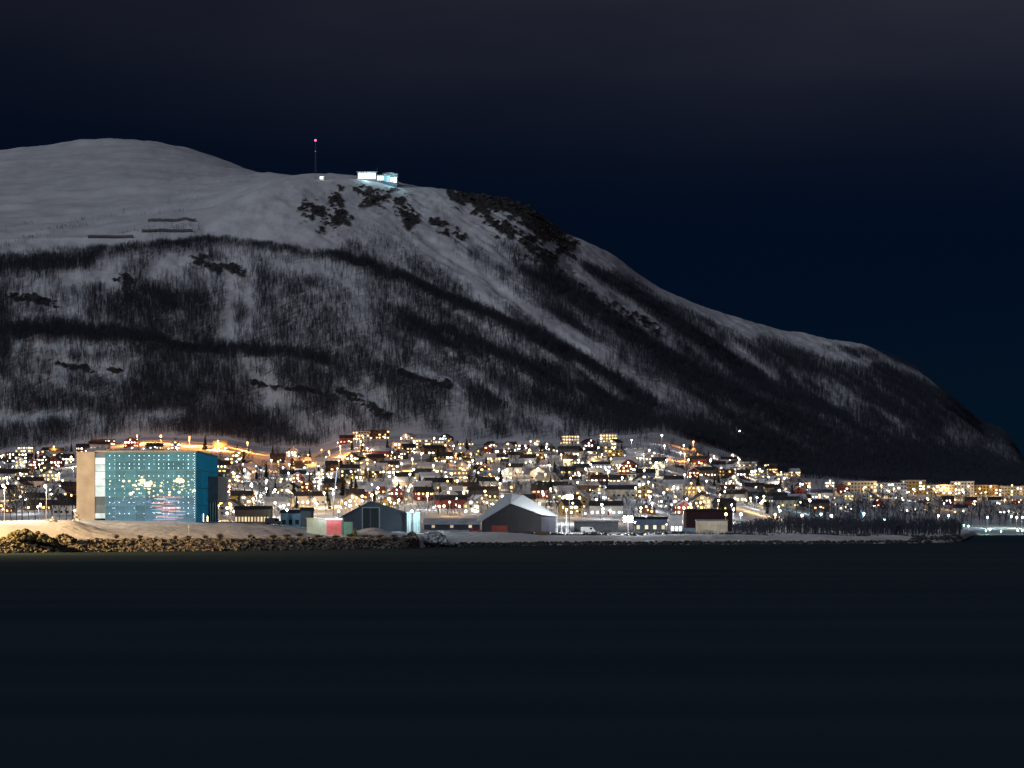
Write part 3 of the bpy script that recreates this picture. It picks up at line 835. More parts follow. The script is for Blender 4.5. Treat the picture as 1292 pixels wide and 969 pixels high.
road('road', [(392, 584), (408, 576), (424, 568), (446, 562), (478, 560)], 8, 'snow packed road climbing to the forest edge, lit orange')
road('road', [(378, 634), (395, 630), (412, 626), (430, 624)], 7, 'snow packed street low in town, lit amber')
road('road', [(506, 592), (522, 585), (536, 580)], 7, 'short steep street in the middle of town, lit orange')
road('road', [(855, 590), (866, 578), (872, 566)], 8, 'steep street right of the upper houses, lit orange')

# ------------------------------------------------------------------ street lamps
def lamp_px(x, y, h, kind, power, label, group=None, r=.58, lo=960, hi=2700):
    d_ = d_at(x, y, h, lo=lo, hi=hi)
    return street_lamp((x - CX) / FPX * d_, d_ + 1.6, ground(x, d_), h, kind, power, label, group, r)
for k, (x, y) in enumerate(((173, 549), (203, 549), (239, 551), (275, 556), (312, 558))):
    lamp_px(x, y, 7, 'orange', 120000, 'orange street lamp on the forest edge road, %s from the left' % ORD[k], 'orange lamps along the forest edge road')
TR = [(68, 563, 8, 'orange', 9000, 'orange street lamp at the forest edge left of the concrete wing'), (415, 569, 8, 'orange', 110000, 'orange street lamp at the bend of the climbing road'),
      (429, 562, 8, 'orange', 110000, 'orange street lamp below the lone red house'), (372, 570, 8, 'orange', 9000, 'orange street lamp in the top street right of the glass building'),
      (455, 556, 8, 'orange', 51000, 'orange street lamp at the upper end of the climbing road'), (520, 578, 8, 'orange', 40800, 'orange street lamp on the short steep street'),
      (548, 552, 8, 'orange', 44200, 'orange street lamp on the forest edge above the two halls'), (594, 572, 8, 'amber', 9000, 'amber street lamp left of the pale roofed hall, third street'),
      (668, 567, 8, 'amber', 9000, 'amber street lamp in the top street above the pale roofed hall'), (708, 573, 8, 'amber', 11000, 'amber street lamp right above the pale roofed hall'),
      (755, 564, 7, 'amber', 5000, 'amber street lamp in the top street above the floodlights'), (875, 557, 9, 'orange', 30000, 'tall orange street lamp at the head of the steep street'),
      (864, 572, 8, 'orange', 30000, 'orange street lamp on the steep street'), (835, 549, 8, 'white', 1800, 'white street lamp at the highest corner of the right streets'),
      (933, 544, 7, 'white', 700, 'single white lamp in the woods above the right streets'), (291, 636, 8, 'amber', 9000, 'large amber street lamp right of the glass building'),
      (323, 622, 8, 'amber', 7000, 'amber street lamp low in town, left of the site cabin'), (363, 618, 8, 'amber', 7000, 'amber street lamp low in town, above the site cabin'),
      (409, 621, 8, 'amber', 14000, 'amber street lamp on the low street behind the leaning mast'), (577, 606, 8, 'amber', 6000, 'amber street lamp in mid town between the halls'),
      (475, 621, 7, 'amber', 8000, 'amber street lamp above the ridge of the dark grey hall'), (612, 619, 7, 'amber', 8000, 'amber street lamp left over the pale roofed hall'),
      (645, 614, 7, 'amber', 9000, 'yellow street lamp above the pale roofed hall'), (884, 633, 6, 'orange', 3500, 'amber lamp in front of the peach lit gabled house'),
      (852, 626, 7, 'orange', 4000, 'small orange lamp left of the peach lit gabled house'), (947, 628, 8, 'amber', 6000, 'bright amber street lamp, upper of the right end of town'),
      (962, 632, 8, 'amber', 8000, 'amber street lamp right of the bright upper amber lamp'), (978, 654, 8, 'amber', 5000, 'brightest yellow street lamp low over the dark shrubs'),
      (916, 650, 8, 'amber', 2500, 'amber street lamp over the right end of the beige shed'), (935, 651, 8, 'cyan', 1800, 'pale cyan lamp right of the beige shed'),
      (1022, 631, 9, 'cyan', 4000, 'bright cyan lamp below the bluish floodlit building'), (1036, 648, 8, 'cyan', 2500, 'cyan lamp over the dark shrubs, left of the white one'),
      (1049, 650, 8, 'warm', 6000, 'warm white lamp over the dark shrubs beside the cyan one'), (1012, 650, 8, 'warm', 6000, 'warm white lamp over the middle of the dark shrubs'),
      (1090, 647, 8, 'cyan', 8000, 'large cyan lamp above the right part of the shrubs'), (1116, 659, 7, 'green', 2500, 'single green lamp behind the end of the spit'),
      (1197, 650, 8, 'cyan', 4000, 'cyan lamp among the trees over the right shore'), (1246, 652, 8, 'cyan', 5000, 'cyan lamp right among the trees, over the green shore lamps'),
      (1276, 651, 8, 'green', 3000, 'greenish lamp, first of three at the right edge'), (1283, 652, 8, 'warm', 4000, 'peach lamp, middle of three at the right edge'),
      (1290, 652, 8, 'cyan', 4000, 'cyan lamp, last of three at the right edge'), (1153, 617, 10, 'white', 9000, 'brightest white lamp among the apartment blocks'),
      (1010, 610, 8, 'blue', 12000, 'bluish white floodlight, left of a pair on the flat building'), (1020, 613, 8, 'blue', 14000, 'bluish white floodlight, right of a pair on the flat building'),
      (981, 609, 7, 'white', 7000, 'white lamp before the bright white house at the spur'), (1046, 609, 8, 'orange', 9000, 'orange lamp at the orange lit gabled house'),
      (1034, 624, 6, 'orange', 6000, 'orange lamp at the long peach house'), (1184, 650, 8, 'warm', 2000, 'small warm lamp among the trees of the right shore'),
      (2, 575, 9, 'warm', 12000, 'warm white street lamp at the left edge, high in town'), (8, 602, 8, 'warm', 6000, 'small amber street lamp at the left edge, mid town')]
for t in TR: lamp_px(*t)
for k, (x, y) in enumerate(((1090, 615), (1112, 612), (1128, 616), (1165, 614), (1178, 616), (1192, 613), (1206, 617), (1222, 613), (1236, 616), (1250, 613), (1262, 618), (1277, 612), (1288, 616), (1170, 628), (1205, 630), (1268, 630))):
    lamp_px(x, y, 9, 'amber', 6500, 'amber street lamp, %s from the left before the apartment blocks' % ORD[k], 'amber lamps before the apartment blocks')
for k, (x, y) in enumerate(((1172, 672), (1216, 671), (1222, 670), (1244, 669), (1249, 668), (1263, 670), (1284, 669), (1290, 669))):
    lamp_px(x, y, 4, 'green', 220, 'green shore lamp, %s from the left on the right waterline' % ORD[k], 'green lamps along the right shore', .40, 1300)
rl = random.Random(77); k = 0
lcnt = {}
for j in range(1, NROW, 1):
    x = rl.uniform(0, 60)
    while x < 1000:
        y = street_y(x, j) + rl.uniform(-2, 1) - 6
        hid = (92 < x < 272 and y > 566) or (612 < x < 690 and y > 636)
        dd = d_at(x, y, 7, lo=1000, hi=2300); X = (x - CX) / FPX * dd
        if not hid and all((X - a) ** 2 + (dd + 1.6 - b_) ** 2 > 7.5 ** 2 for a, b_ in taken):
            kind = rl.choice(['warm', 'warm', 'warm', 'white', 'white', 'amber', 'amber', 'orange'] if x < 720 else ['warm', 'warm', 'white', 'white', 'white', 'warm', 'amber'])
            zn = zone(x); q = lcnt.get((j, zn), 0); lcnt[(j, zn)] = q + 1
            street_lamp(X, dd + 1.6, ground(x, dd), 7, kind, rl.choice([2500, 4000, 6000]), '%s street lamp, %s from left, %s %s' % (LAMP[kind][1], ORD[q], STREET.get(j, ORD[j] + ' street down'), zn), 'street lamps on the town slope', .46)
        x += rl.uniform(36, 72)

# ------------------------------------------------------------------ lit glass building on the left
BD = 690.0
def BX(x, d=BD): return (x - CX) / FPX * d
def BZ(y, d=BD): return H_CAM + (Y_HOR - y) / FPX * d
def glass_mat(name, col, strength, alpha, var=.25, spec=.5):
    m, n, l, b = nodes_of(name)
    b.inputs['Base Color'].default_value = (.03, .06, .07, 1); b.inputs['Roughness'].default_value = .08; b.inputs['Specular IOR Level'].default_value = spec
    oi = n.new('ShaderNodeObjectInfo'); mr = n.new('ShaderNodeMapRange')
    mr.inputs['To Min'].default_value = strength * (1 - var); mr.inputs['To Max'].default_value = strength * (1 + var)
    l.new(oi.outputs['Random'], mr.inputs['Value'])
    tcn = n.new('ShaderNodeTexCoord'); no = n.new('ShaderNodeTexNoise'); no.inputs['Scale'].default_value = .5; no.inputs['Detail'].default_value = 3
    l.new(tcn.outputs['Object'], no.inputs[0])
    mu = n.new('ShaderNodeMath'); mu.operation = 'MULTIPLY'; ad = n.new('ShaderNodeMath'); ad.operation = 'ADD'; ad.inputs[1].default_value = .5
    l.new(no.outputs[0], ad.inputs[0]); l.new(ad.outputs[0], mu.inputs[0]); l.new(mr.outputs[0], mu.inputs[1])
    b.inputs['Emission Color'].default_value = tuple(col) + (1,); l.new(mu.outputs[0], b.inputs['Emission Strength'])
    b.inputs['Alpha'].default_value = alpha
    m.cycles.emission_sampling = 'NONE'
    return m
G_TEAL = glass_mat('teal_lit_glass', (.15, .40, .46), .56, .62, .25, 0.0)
G_LOW = glass_mat('blue_lit_glass', (.17, .36, .50), .56, .58, .25, 0.0)
G_SIDE = glass_mat('deep_blue_lit_glass', (.006, .13, .235), .44, .96, .12, 0.0)
G_WHITE = glass_mat('white_lit_glass', (.92, 1.0, .92), 1.0, .95, .2, 0.0)
G_DIM = glass_mat('dim_lit_glass', (.45, .42, .40), .35, .9)
E_LED = emit('white_led', (.80, 1.0, 1.0), 3.5)
E_GOLD = emit('warm_glow', (1.0, .74, .34), 14, .6)  # glow colours for the built facade reflections, shared with the entrance lights
E_RED = emit('red_reflection', (1.0, .26, .14), 4.5, .4)
E_WHT = emit('white_glow', (.85, .92, 1.0), 6.0, .4)
E_BLU = emit('blue_reflection', (.30, .50, 1.0), 3.6, .4)
M['mull'] = mat('teal_anodised_frame', (.14, .30, .33), .5, .1, .5)
zb, zt_ = 7.4, BZ(570.5)
bback = 742.0
base = Vector((BX(186), BD, zb))
gb = empty('glass_building', base)
cattr(gb, 'square building with teal lit glass facade, white light dots and concrete wing', 'building')
wg = MB().box(BX(97), BX(120), BD - .6, bback, zb - 3, BZ(570)); wpart(wg, 'concrete_wing', M['concrete'], gb, base)
rf = MB().box(BX(120) + .01, BX(247) + .25, BD - .25, bback, zt_, zt_ + .45); wpart(rf, 'roof', M['concrete'], gb, base)
bk = MB().box(BX(120) + .01, BX(247) - .35, BD + 9, bback - .3, zb - 3, zt_ - .02); wpart(bk, 'core_wall', mat('interior_wall', (.10, .13, .15), .8, .2, .3), gb, base)
NCOL, NROWS = 9, 8
x0, x1 = BX(133), BX(247); cw = (x1 - x0) / NCOL; rhh = (zt_ - zb) / NROWS
for q in range(0, NROWS + 1, 2):
    sl = MB().box(BX(120) + .05, x1 - .4, BD + .35, BD + 8.99, zb + q * rhh - .15, zb + q * rhh + .15 - (.2 if q == NROWS else 0)); wpart(sl, 'floor_slab', M['concrete'], gb, base)
pane = MB().box(-cw / 2 + .04, cw / 2 - .04, -.03, .03, -rhh / 2 + .04, rhh / 2 - .04).mesh('pane', G_TEAL)
for i in range(NCOL):
    for j in range(NROWS):
        link('pane', pane, gb, (x0 + (i + .5) * cw - base.x, .1, (j + .5) * rhh), G_LOW if j < 3 else G_TEAL)
for i in range(NCOL + 1):
    wpart(MB().box(x0 + i * cw - .045, x0 + i * cw + .045, BD - .05, BD + .2, zb - 2, zt_ - .02), 'mullion', M['mull'], gb, base)
for j in range(NROWS + 1):
    wpart(MB().box(x0 + .1, x1 - .1, BD - .03, BD + .18, zb + j * rhh - .04 - (.1 if j == NROWS else 0), zb + j * rhh + .04 - (.1 if j == NROWS else 0)), 'transom', M['mull'], gb, base)
dots = MB(); rd = random.Random(3)
for k, y in enumerate((575, 580, 585.5, 590.5, 600.5, 606, 611, 617, 622, 627, 634, 641, 648)):
    for i in range(2 * NCOL):
        x = 138.5 + i * 6.2
        if x > 245 or rd.random() < (.05 if k in (0, 2, 3, 4) else .45): continue
        r_ = .13 if i % 2 == 0 else .08
        dots.ball((BX(x) + rd.uniform(-.06, .06), BD - .22, BZ(y)), r_, 6, 4)
for k in range(28):
    dots.ball((BX(245.5), BD - .22, BZ(572 + 3 * k)), .08, 6, 4)
o = wpart(dots, 'light_dots', E_LED, gb, base); o['kind'] = 'stuff'
refl_dot = MB().ball((0, 0, 0), .27, 8, 6, .8).mesh('reflection_dot', E_GOLD)  # golden reflections in the facade, built as glowing balls behind the glass
REFL = [(180, 607, 3.6), (186, 611, 3.4), (190, 608, 1.8), (176, 611, 1.8), (183, 615, 2.0), (188, 616, 2.2), (170, 612, 1.4), (173, 617, 1.5), (179, 602, 1.3), (156, 607, 1.6), (163, 607, 1.5), (155, 614, 1.5), (165, 623, 2.0), (168, 621, 1.3),
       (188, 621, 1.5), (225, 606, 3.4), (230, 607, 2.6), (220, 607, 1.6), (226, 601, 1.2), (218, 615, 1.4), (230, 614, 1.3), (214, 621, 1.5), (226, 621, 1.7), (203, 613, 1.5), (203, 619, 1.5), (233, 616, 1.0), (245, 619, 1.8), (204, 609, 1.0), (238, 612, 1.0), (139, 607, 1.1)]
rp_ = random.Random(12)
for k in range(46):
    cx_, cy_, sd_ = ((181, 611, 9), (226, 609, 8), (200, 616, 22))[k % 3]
    REFL.append((min(243, max(136, rp_.gauss(cx_, sd_))), rp_.gauss(cy_, 5.5), rp_.uniform(.5, 1.3)))
for x, y, s in REFL:
    o = link('reflection_dot', refl_dot, gb, (BX(x, BD + 3) - base.x, 3.0, BZ(y, BD + 3) - base.z)); o.scale = (s, s, s)
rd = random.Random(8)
for k in range(26):  # coloured reflections in the lower panes, built as glowing bars
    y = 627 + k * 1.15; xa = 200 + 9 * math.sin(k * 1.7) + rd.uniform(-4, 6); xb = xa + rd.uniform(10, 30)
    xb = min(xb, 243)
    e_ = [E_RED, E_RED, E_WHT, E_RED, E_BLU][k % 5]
    m_ = MB().box(BX(xa, BD + 1.2), BX(xb, BD + 1.2), BD + 1.0 + .05 * (k % 3), BD + 1.2, BZ(y, BD + 1.2) - .09, BZ(y, BD + 1.2) + .09); wpart(m_, 'reflection_strip', e_, gb, base)
for k in range(34):  # blue and white reflection flecks, again as glowing bars
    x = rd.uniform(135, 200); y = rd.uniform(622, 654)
    m_ = MB().box(BX(x), BX(x + rd.uniform(1, 4)), BD + 1.4, BD + 1.5, BZ(y), BZ(y) + .14); wpart(m_, 'reflection_strip', rd.choice([E_BLU, E_WHT, E_BLU]), gb, base)
# stair window
for k, (ya, yb2, m_) in enumerate(((571.5, 577, G_DIM), (577.5, 586, G_WHITE), (586.5, 595, G_WHITE), (595.5, 604, G_WHITE), (604.5, 613, G_WHITE), (613.5, 626.5, G_WHITE), (627, 637, G_DIM), (637.5, 647, G_DIM), (647.5, 654, G_WHITE))):
    wpart(MB().box(BX(120) + .05, x0 - .1, BD + .02, BD + .08, BZ(yb2), BZ(ya)), 'stair_pane', m_, gb, base)
# right side wall
sx = x1
for i in range(9):
    for j in range(4):
        a, b_ = BD + .5 + i * 51 / 9, BD + .5 + (i + 1) * 51 / 9
        wpart(MB().box(sx - .02, sx + .05, a + .08, b_ - .08, zb + j * (zt_ - zb) / 4 + .08, zb + (j + 1) * (zt_ - zb) / 4 - .12), 'side_pane', G_SIDE, gb, base)
wpart(MB().box(sx + .06, sx + 3.1, 717, 741.5, BZ(633, 728), BZ(602, 728)), 'side_bay', M['grey'], gb, base)
for k in range(4):
    wpart(MB().box(sx + .2 + k * .78, sx + .6 + k * .78, 717.2, 719, zb - 1, BZ(633, 728) - .02), 'pier', M['black'], gb, base)
for k in range(3):
    wpart(MB().box(BX(251 + k * 3.5, 700) + .05, BX(251 + k * 3.5, 700) + .17, 700 + k * 3, 700.2 + k * 3, zb - .5, BZ(651 - 3 * (k % 2))), 'entrance_light', E_GOLD if k != 1 else E_WHT, gb, base)
for x, y, pw in ((183, 610, 260), (226, 606, 220), (222, 640, 90)):  # lights added behind the glass at the built reflections
    L = bpy.data.lights.new('added_glow_light', 'POINT'); L.energy = pw; L.color = (1, .8, .5); L.shadow_soft_size = .3
    lo = bpy.data.objects.new('added_glow_light', L); COL.objects.link(lo); lo.parent = gb; lo.location = (BX(x) - base.x, 4, BZ(y) - base.z)

# ------------------------------------------------------------------ lamps, cabin, halls and other things on the shore land
for x, y, dd, pw, lab in ((4, 611, 662, 13000, 'tall warm street lamp at the left edge of the shore'), (57, 613, 664, 12000, 'tall warm street lamp left of the concrete wing'), (-62, 610, 650, 30000, 'tall warm street lamp beyond the left picture edge')):
    g = ground(x, dd); h = BZ(y, dd) - g
    street_lamp(BX(x, dd), dd + 1.6, g, round(h), 'warm', pw, lab, None, .38)

def harbour_mast(x, dd, h, power, label):
    """tall harbour light mast; its lamps reach along the whole left bank"""
    g_ = ground(x, dd); e = empty('harbour_light_mast', (BX(x, dd), dd, g_)); cattr(e, label, 'light mast')
    link('pole', MB().tube((0, 0, -1), (0, 0, h), .35, .18, 10).mesh('pole', M['metal']), e)
    link('lamp_ring', MB().tube((0, 0, h - .2), (0, 0, h + .2), 1.5, 1.5, 12).mesh('lamp_ring', M['metal']), e)
    me = MB().ball((0, 0, 0), .4, 8, 6).mesh('bulb', BULB['amber'], True)
    for k in range(6): link('bulb', me, e, (math.cos(k * 1.047) * 1.4, math.sin(k * 1.047) * 1.4, h - .65))
    L = bpy.data.lights.new('mast_light', 'POINT'); L.energy = power; L.color = (1.0, .60, .22); L.shadow_soft_size = 1.0
    lo = bpy.data.objects.new('mast_light', L); COL.objects.link(lo); lo.parent = e; lo.location = (0, 0, h - 2.2)
harbour_mast(-260, 572, 28, 900000, 'tall amber harbour mast on the bank beyond the left edge')

def face_box(x0, x1, yt, d, depth, zb_):
    """box whose front shows between columns x0 and x1 at distance d, top at row yt"""
    return (BX(x0, d), BX(x1, d), d, d + depth, zb_, BZ(yt, d))

M['cabin'] = mat('pale_cabin_panel', (.42, .60, .58), .6, .12, .6)
M['cabin_teal'] = mat('teal_container_paint', (.16, .40, .40), .6, .15, .6)
M['pink'] = mat('pink_door_paint', (.62, .20, .26), .6, .15, .8)
M['tent'] = mat('pale_hall_fabric', (.70, .75, .77), .7, .12, .12)
M['hall'] = mat('dark_grey_cladding', (.065, .068, .085), .7, .15, .25)
M['hall2'] = mat('dark_brown_cladding', (.022, .021, .025), .75, .2, .25)
d = 694.0; g = ground(405, d); e = empty('site_cabin', (BX(410, d), d, g)); bs = e.location
cattr(e, 'pale green site cabin with a pink roller door on the shore', 'cabin')
X0, X1, Y0, Y1, Z0, Z1 = face_box(387, 432, 653.5, d, 6, g - .4)
wpart(MB().box(X0, X1, Y0, Y1, Z0, Z1 - .2), 'wall', M['cabin'], e, bs)
wpart(MB().box(X0 - .2, X1 + .2, Y0 - .3, Y1 + .2, Z1 - .19, Z1), 'roof', M['white'], e, bs)
dr = wpart(MB().box(BX(412, d), BX(431, d), d - .12, d - .01, g, BZ(656.5, d)), 'roller_door', M['pink'], e, bs)
for k in range(6):
    zz = g + (BZ(656.5, d) - g) * (k + .5) / 6
    wpart(MB().box(BX(412, d) + .1, BX(431, d) - .1, d - .16, d - .125, zz - .05, zz + .05), 'door_rib', M['pink'], dr, bs)
for k in range(5):
    wpart(MB().box(BX(388 + 5 * k, d), BX(388 + 5 * k, d) + .08, d - .06, d - .005, g - .3, Z1 - .25), 'panel_rib', M['white'], e, bs)
wpart(MB().box(BX(411, d), BX(432, d), d - .5, d - .3, BZ(655.5, d), BZ(655.5, d) + .15), 'door_lamp', emit('cabin_strip_lamp', (1, .85, .85), 3.0), e, bs)
L = bpy.data.lights.new('cabin_light', 'AREA'); L.shape = 'RECTANGLE'; L.size = 7; L.size_y = .3; L.energy = 130; L.color = (1, .88, .9)
lo = bpy.data.objects.new('cabin_light', L); COL.objects.link(lo); lo.parent = e; lo.location = Vector((BX(414, d), d - 1.6, BZ(651, d))) - bs; lo.rotation_euler = (math.radians(40), 0, 0)

g2 = ground(439, d); e = empty('shipping_container', (BX(439, d), d, g2)); bs = e.location
cattr(e, 'small teal container right of the site cabin', 'container')
X0, X1, Y0, Y1, Z0, Z1 = face_box(433.5, 444, 658.5, d, 5, g2 - .3)
wpart(MB().box(X0, X1, Y0, Y1, Z0, Z1), 'body', M['cabin_teal'], e, bs)
for k in range(6):
    xx = lerp(X0, X1, (k + .5) / 6); wpart(MB().box(xx - .07, xx + .07, d - .07, d - .002, Z0 + .4, Z1 - .15), 'rib', M['cabin_teal'], e, bs)

# slim leaning mast
dm = 716.0; gm = ground(419, dm); e = empty('leaning_mast', (BX(418, dm), dm, gm)); bs = e.location
cattr(e, 'tall thin white mast leaning right behind the site cabin', 'mast')
pts = [P(418.6, 668, dm), P(421.4, 632, dm), P(423.6, 608, dm), P(425.4, 592, dm)]
pts[0].z = gm - .3
for k, (r0, r1) in enumerate(((.28, .24), (.22, .17), (.16, .12))):
    wpart(MB().tube(pts[k], pts[k + 1], r0, r1, 8), 'mast_section', M['white'], e, bs)
for k in (1, 2):
    wpart(MB().tube(pts[k] + Vector((0, -.3, 0)), pts[k + 1] + Vector((0, -.3, 0)), .09, .07, 6), 'light_strip', emit('mast_light_strip', (.55, .75, 1.0), .5 + .5 * k), e, bs)
wpart(MB().box(pts[0].x - 1.2, pts[0].x + 1.2, dm - 1.2, dm + 1.2, gm - .5, gm + .5), 'ballast_block', M['concrete'], e, bs)
wpart(MB().tube(pts[2], pts[0] + Vector((4, 3, 0)), .03, .03, 4), 'stay_wire', M['metal'], e, bs)
wpart(MB().tube(pts[2], pts[0] + Vector((-4, 3, 0)), .03, .03, 4), 'stay_wire', M['metal'], e, bs)

def hall(name, label, d, depth, outline_px, zg, wall_m, roof_m, roof_th=.3):
    """hall whose gable end faces the water; outline = left eave, ridge, right eave in photo pixels"""
    (xl, yl), (xm, ym), (xr, yr) = outline_px
    e = empty(name, (BX(xm, d), d, zg)); bs = e.location
    cattr(e, label, 'hall')
    A, B, C_ = (BX(xl, d), BZ(yl, d)), (BX(xm, d), BZ(ym, d)), (BX(xr, d), BZ(yr, d))
    wpart(MB().prism([(A[0], zg - 1), (C_[0], zg - 1), (C_[0], C_[1]), (B[0], B[1]), (A[0], A[1])], d, d + depth), 'wall', wall_m, e, bs)
    ov = .5
    wpart(MB().prism([(A[0] - ov, A[1] - .25 + .02), (B[0], B[1] + .02), (C_[0] + ov, C_[1] - .25 + .02), (C_[0] + ov, C_[1] + roof_th), (B[0], B[1] + roof_th + .05), (A[0] - ov, A[1] + roof_th)], d - .4, d + depth + .4), 'roof', roof_m, e, bs)
    return e, bs
d = 800.0; g = ground(470, d)
e, bs = hall('storage_hall', 'dark grey gabled hall with a black doorway behind the site cabin', d, 34, ((424, 657), (467, 633.5), (512, 649)), g, M['hall'], M['hall'])
fr = wpart(MB().box(BX(456.5, d), BX(479.5, d), d - .10, d - .005, g, BZ(637.5, d) - .6), 'door_frame', M['metal'], e, bs)
wpart(MB().box(BX(458, d), BX(478, d), d - .16, d - .105, g, BZ(639.5, d) - .4), 'doorway', M['black'], fr, bs)
wpart(MB().box(BX(466.5, d), BX(468.5, d), d - .2, d - .165, g, BZ(639.5, d) - .5), 'door_post', M['hall'], fr, bs)
for k in range(11):
    x = 428 + 8 * k
    if 455 < x < 481: continue
    yy = 657 + (633.5 - 657) * (x - 424) / 43 if x < 467 else 633.5 + (649 - 633.5) * (x - 467) / 45
    wpart(MB().box(BX(x, d) - .1, BX(x, d) + .1, d - .07, d - .003, g - .5, BZ(yy, d) - .5), 'cladding_rib', M['hall'], e, bs)
# lit annex
d = 792.0; e = empty('lit_shed', (BX(522, d), d, ground(522, d))); bs = e.location
cattr(e, 'small pale blue shed lit by a floodlight at the dark hall right end', 'shed')
X0, X1, Y0, Y1, Z0, Z1 = face_box(513.5, 530, 647, d, 8, bs.z - 1)
wpart(MB().box(X0, X1, Y0, Y1, Z0, Z1), 'wall', M['white'], e, bs)
wpart(MB().box(X0 - .2, X1 + .2, Y0 - .4, Y1, Z1 + .01, Z1 + .3), 'roof', M['roof_snow'], e, bs)
for k in range(5):
    xx = lerp(X0, X1, (k + .5) / 5); wpart(MB().box(xx - .08, xx + .08, d - .08, d - .003, Z0 + .5, Z1 - .1), 'panel_rib', M['grey'], e, bs)

def floodlight(x, y, dd, kind, power, r, label, foot=None, nlamp=1, fwd=True):
    g_ = ground(x, dd); top = BZ(y, dd)
    e = empty('floodlight_mast', (BX(x, dd), dd + .8, g_)); cattr(e, label, 'floodlight')
    h = top - g_
    link('pole', MB().tube((0, 0, -1), (0, 0, h), .16, .10, 8).mesh('pole', M['black']), e)
    link('crossbar', MB().box(-r * 3.2 if nlamp > 1 else -r, r * 3.2 if nlamp > 1 else r, -.08, .08, h - .1, h + .06).mesh('crossbar', M['black']), e)
    m_ = emit('floodlight_lens_' + kind, tuple(lerp(c, 1, .5) for c in LAMP[kind][0]), 120)
    cells = [(0, 0)] if nlamp == 1 else [(a, b_) for b_ in (-.5, .5) for a in (-1, 0, 1)]
    hm_ = MB().box(-r, r, -.35, .1, -r * .85, r * .85).mesh('lamp_housing', M['black'])
    lm_ = MB().ball((0, -.36, 0), r * .92, 12, 8, .9).mesh('lens', m_, True)
    for a, b_ in cells:
        hs = link('lamp_housing', hm_, e, (a * 2.12 * r, -.2, h + b_ * 2.0 * r))
        link('lens', lm_, hs)
    lo = bpy.data.objects.new('flood_light', light_data(kind, power)); COL.objects.link(lo); lo.parent = e; lo.location = (0, -3.0 - r, h)
    return e
floodlight(519.5, 645, 788, 'cyan', 3800, .40, 'cyan floodlight on the small shed beside the dark hall')
floodlight(362, 643.5, 800, 'cyan', 2200, .32, 'small cyan lamp left above the site cabin')
floodlight(427, 645, 770, 'cyan', 1600, .28, 'small cyan lamp right of the leaning mast foot')
floodlight(718.5, 627, 896, 'white', 17000, .42, 'white floodlight on a mast right of the pale roofed hall', nlamp=6)
floodlight(792.5, 655, 862, 'white', 34000, .55, 'brightest white floodlight, low over the quay', nlamp=6)
floodlight(600 + 201, 659, 866, 'cyan', 600, .2, 'small cyan lamp right of the brightest floodlight')

# pale roofed hall with a dark gable in front
d = 900.0; g = ground(645, d)
e = empty('pale_roofed_hall', (BX(650, d), d, g)); bs = e.location
cattr(e, 'hall with a broad pale roof and dark gable front on the quay', 'hall')
front = [(608, 658), (644, 635.5), (683, 650)]
back = [(600, 657), (636, 625), (646, 623), (660, 624.5), (706, 652)]
fpt = [(BX(x, d), BZ(y, d)) for x, y in front]
wpart(MB().prism([(fpt[0][0], g - 1), (fpt[2][0], g - 1), fpt[2], fpt[1], fpt[0]], d, d + 10), 'gable_wall', M['hall2'], e, bs)
d2 = d + 9.0
bp = [(BX(x, d2), d2, BZ(y, d2)) for x, y in back]; bp2 = [(v[0], d2 + 30, v[2]) for v in bp]
f3 = [(fpt[0][0] - .4, d - .3, fpt[0][1] + .1), (fpt[1][0], d - .3, fpt[1][1] + .12), (fpt[2][0] + .4, d - .3, fpt[2][1] + .1)]
rfm = MB(); rfm.add(f3 + bp + bp2, [(0, 3, 4), (0, 4, 1), (1, 4, 5), (1, 5, 6), (1, 6, 2), (2, 6, 7), (3, 8, 9, 4), (4, 9, 10, 5), (5, 10, 11, 6), (6, 11, 12, 7), (8, 12, 11, 10, 9)])
rfm.v = [tuple(v) for v in rfm.v]
rfm.f = [tuple(reversed(f)) for f in rfm.f]
wpart(rfm, 'roof', M['tent'], e, bs)
X0, X1 = fpt[2][0] + .02, BX(701, d)
sw = wpart(MB().box(X0, X1, d + 1.5, d2 + 28, g - 1, BZ(652, d)), 'side_wall', M['hall'], e, bs)
for k in range(3):
    wpart(MB().box(lerp(X0, X1, .18 + k * .3), lerp(X0, X1, .30 + k * .3), d + 1.42, d + 1.49, g + .2, BZ(655, d)), 'side_door', M['hall'], sw, bs)
for k in range(9):
    x = 612 + 8.2 * k
    yy = 658 + (635.5 - 658) * (x - 608) / 36 if x < 644 else 635.5 + (650 - 635.5) * (x - 644) / 39
    wpart(MB().box(BX(x, d) - .08, BX(x, d) + .08, d - .06, d - .003, g - .3, BZ(yy, d) - .4), 'cladding_rib', M['hall2'], e, bs)
wpart(MB().box(BX(640, d), BX(652, d), d - .1, d - .008, g, g + 4), 'gate', M['black'], e, bs)

d = 884.0; g = ground(630, d); e = empty('shipping_container', (BX(630, d), d, g)); bs = e.location
cattr(e, 'red container in front of the pale roofed hall gable', 'container')
wpart(MB().box(BX(620, d), BX(640, d), d, d + 2.5, g - .2, g + 2.7), 'body', M['red'], e, bs)
for k in range(9):
    xx = lerp(BX(620, d), BX(640, d), (k + .5) / 9); wpart(MB().box(xx - .09, xx + .09, d - .06, d - .002, g, g + 2.55), 'rib', M['red'], e, bs)

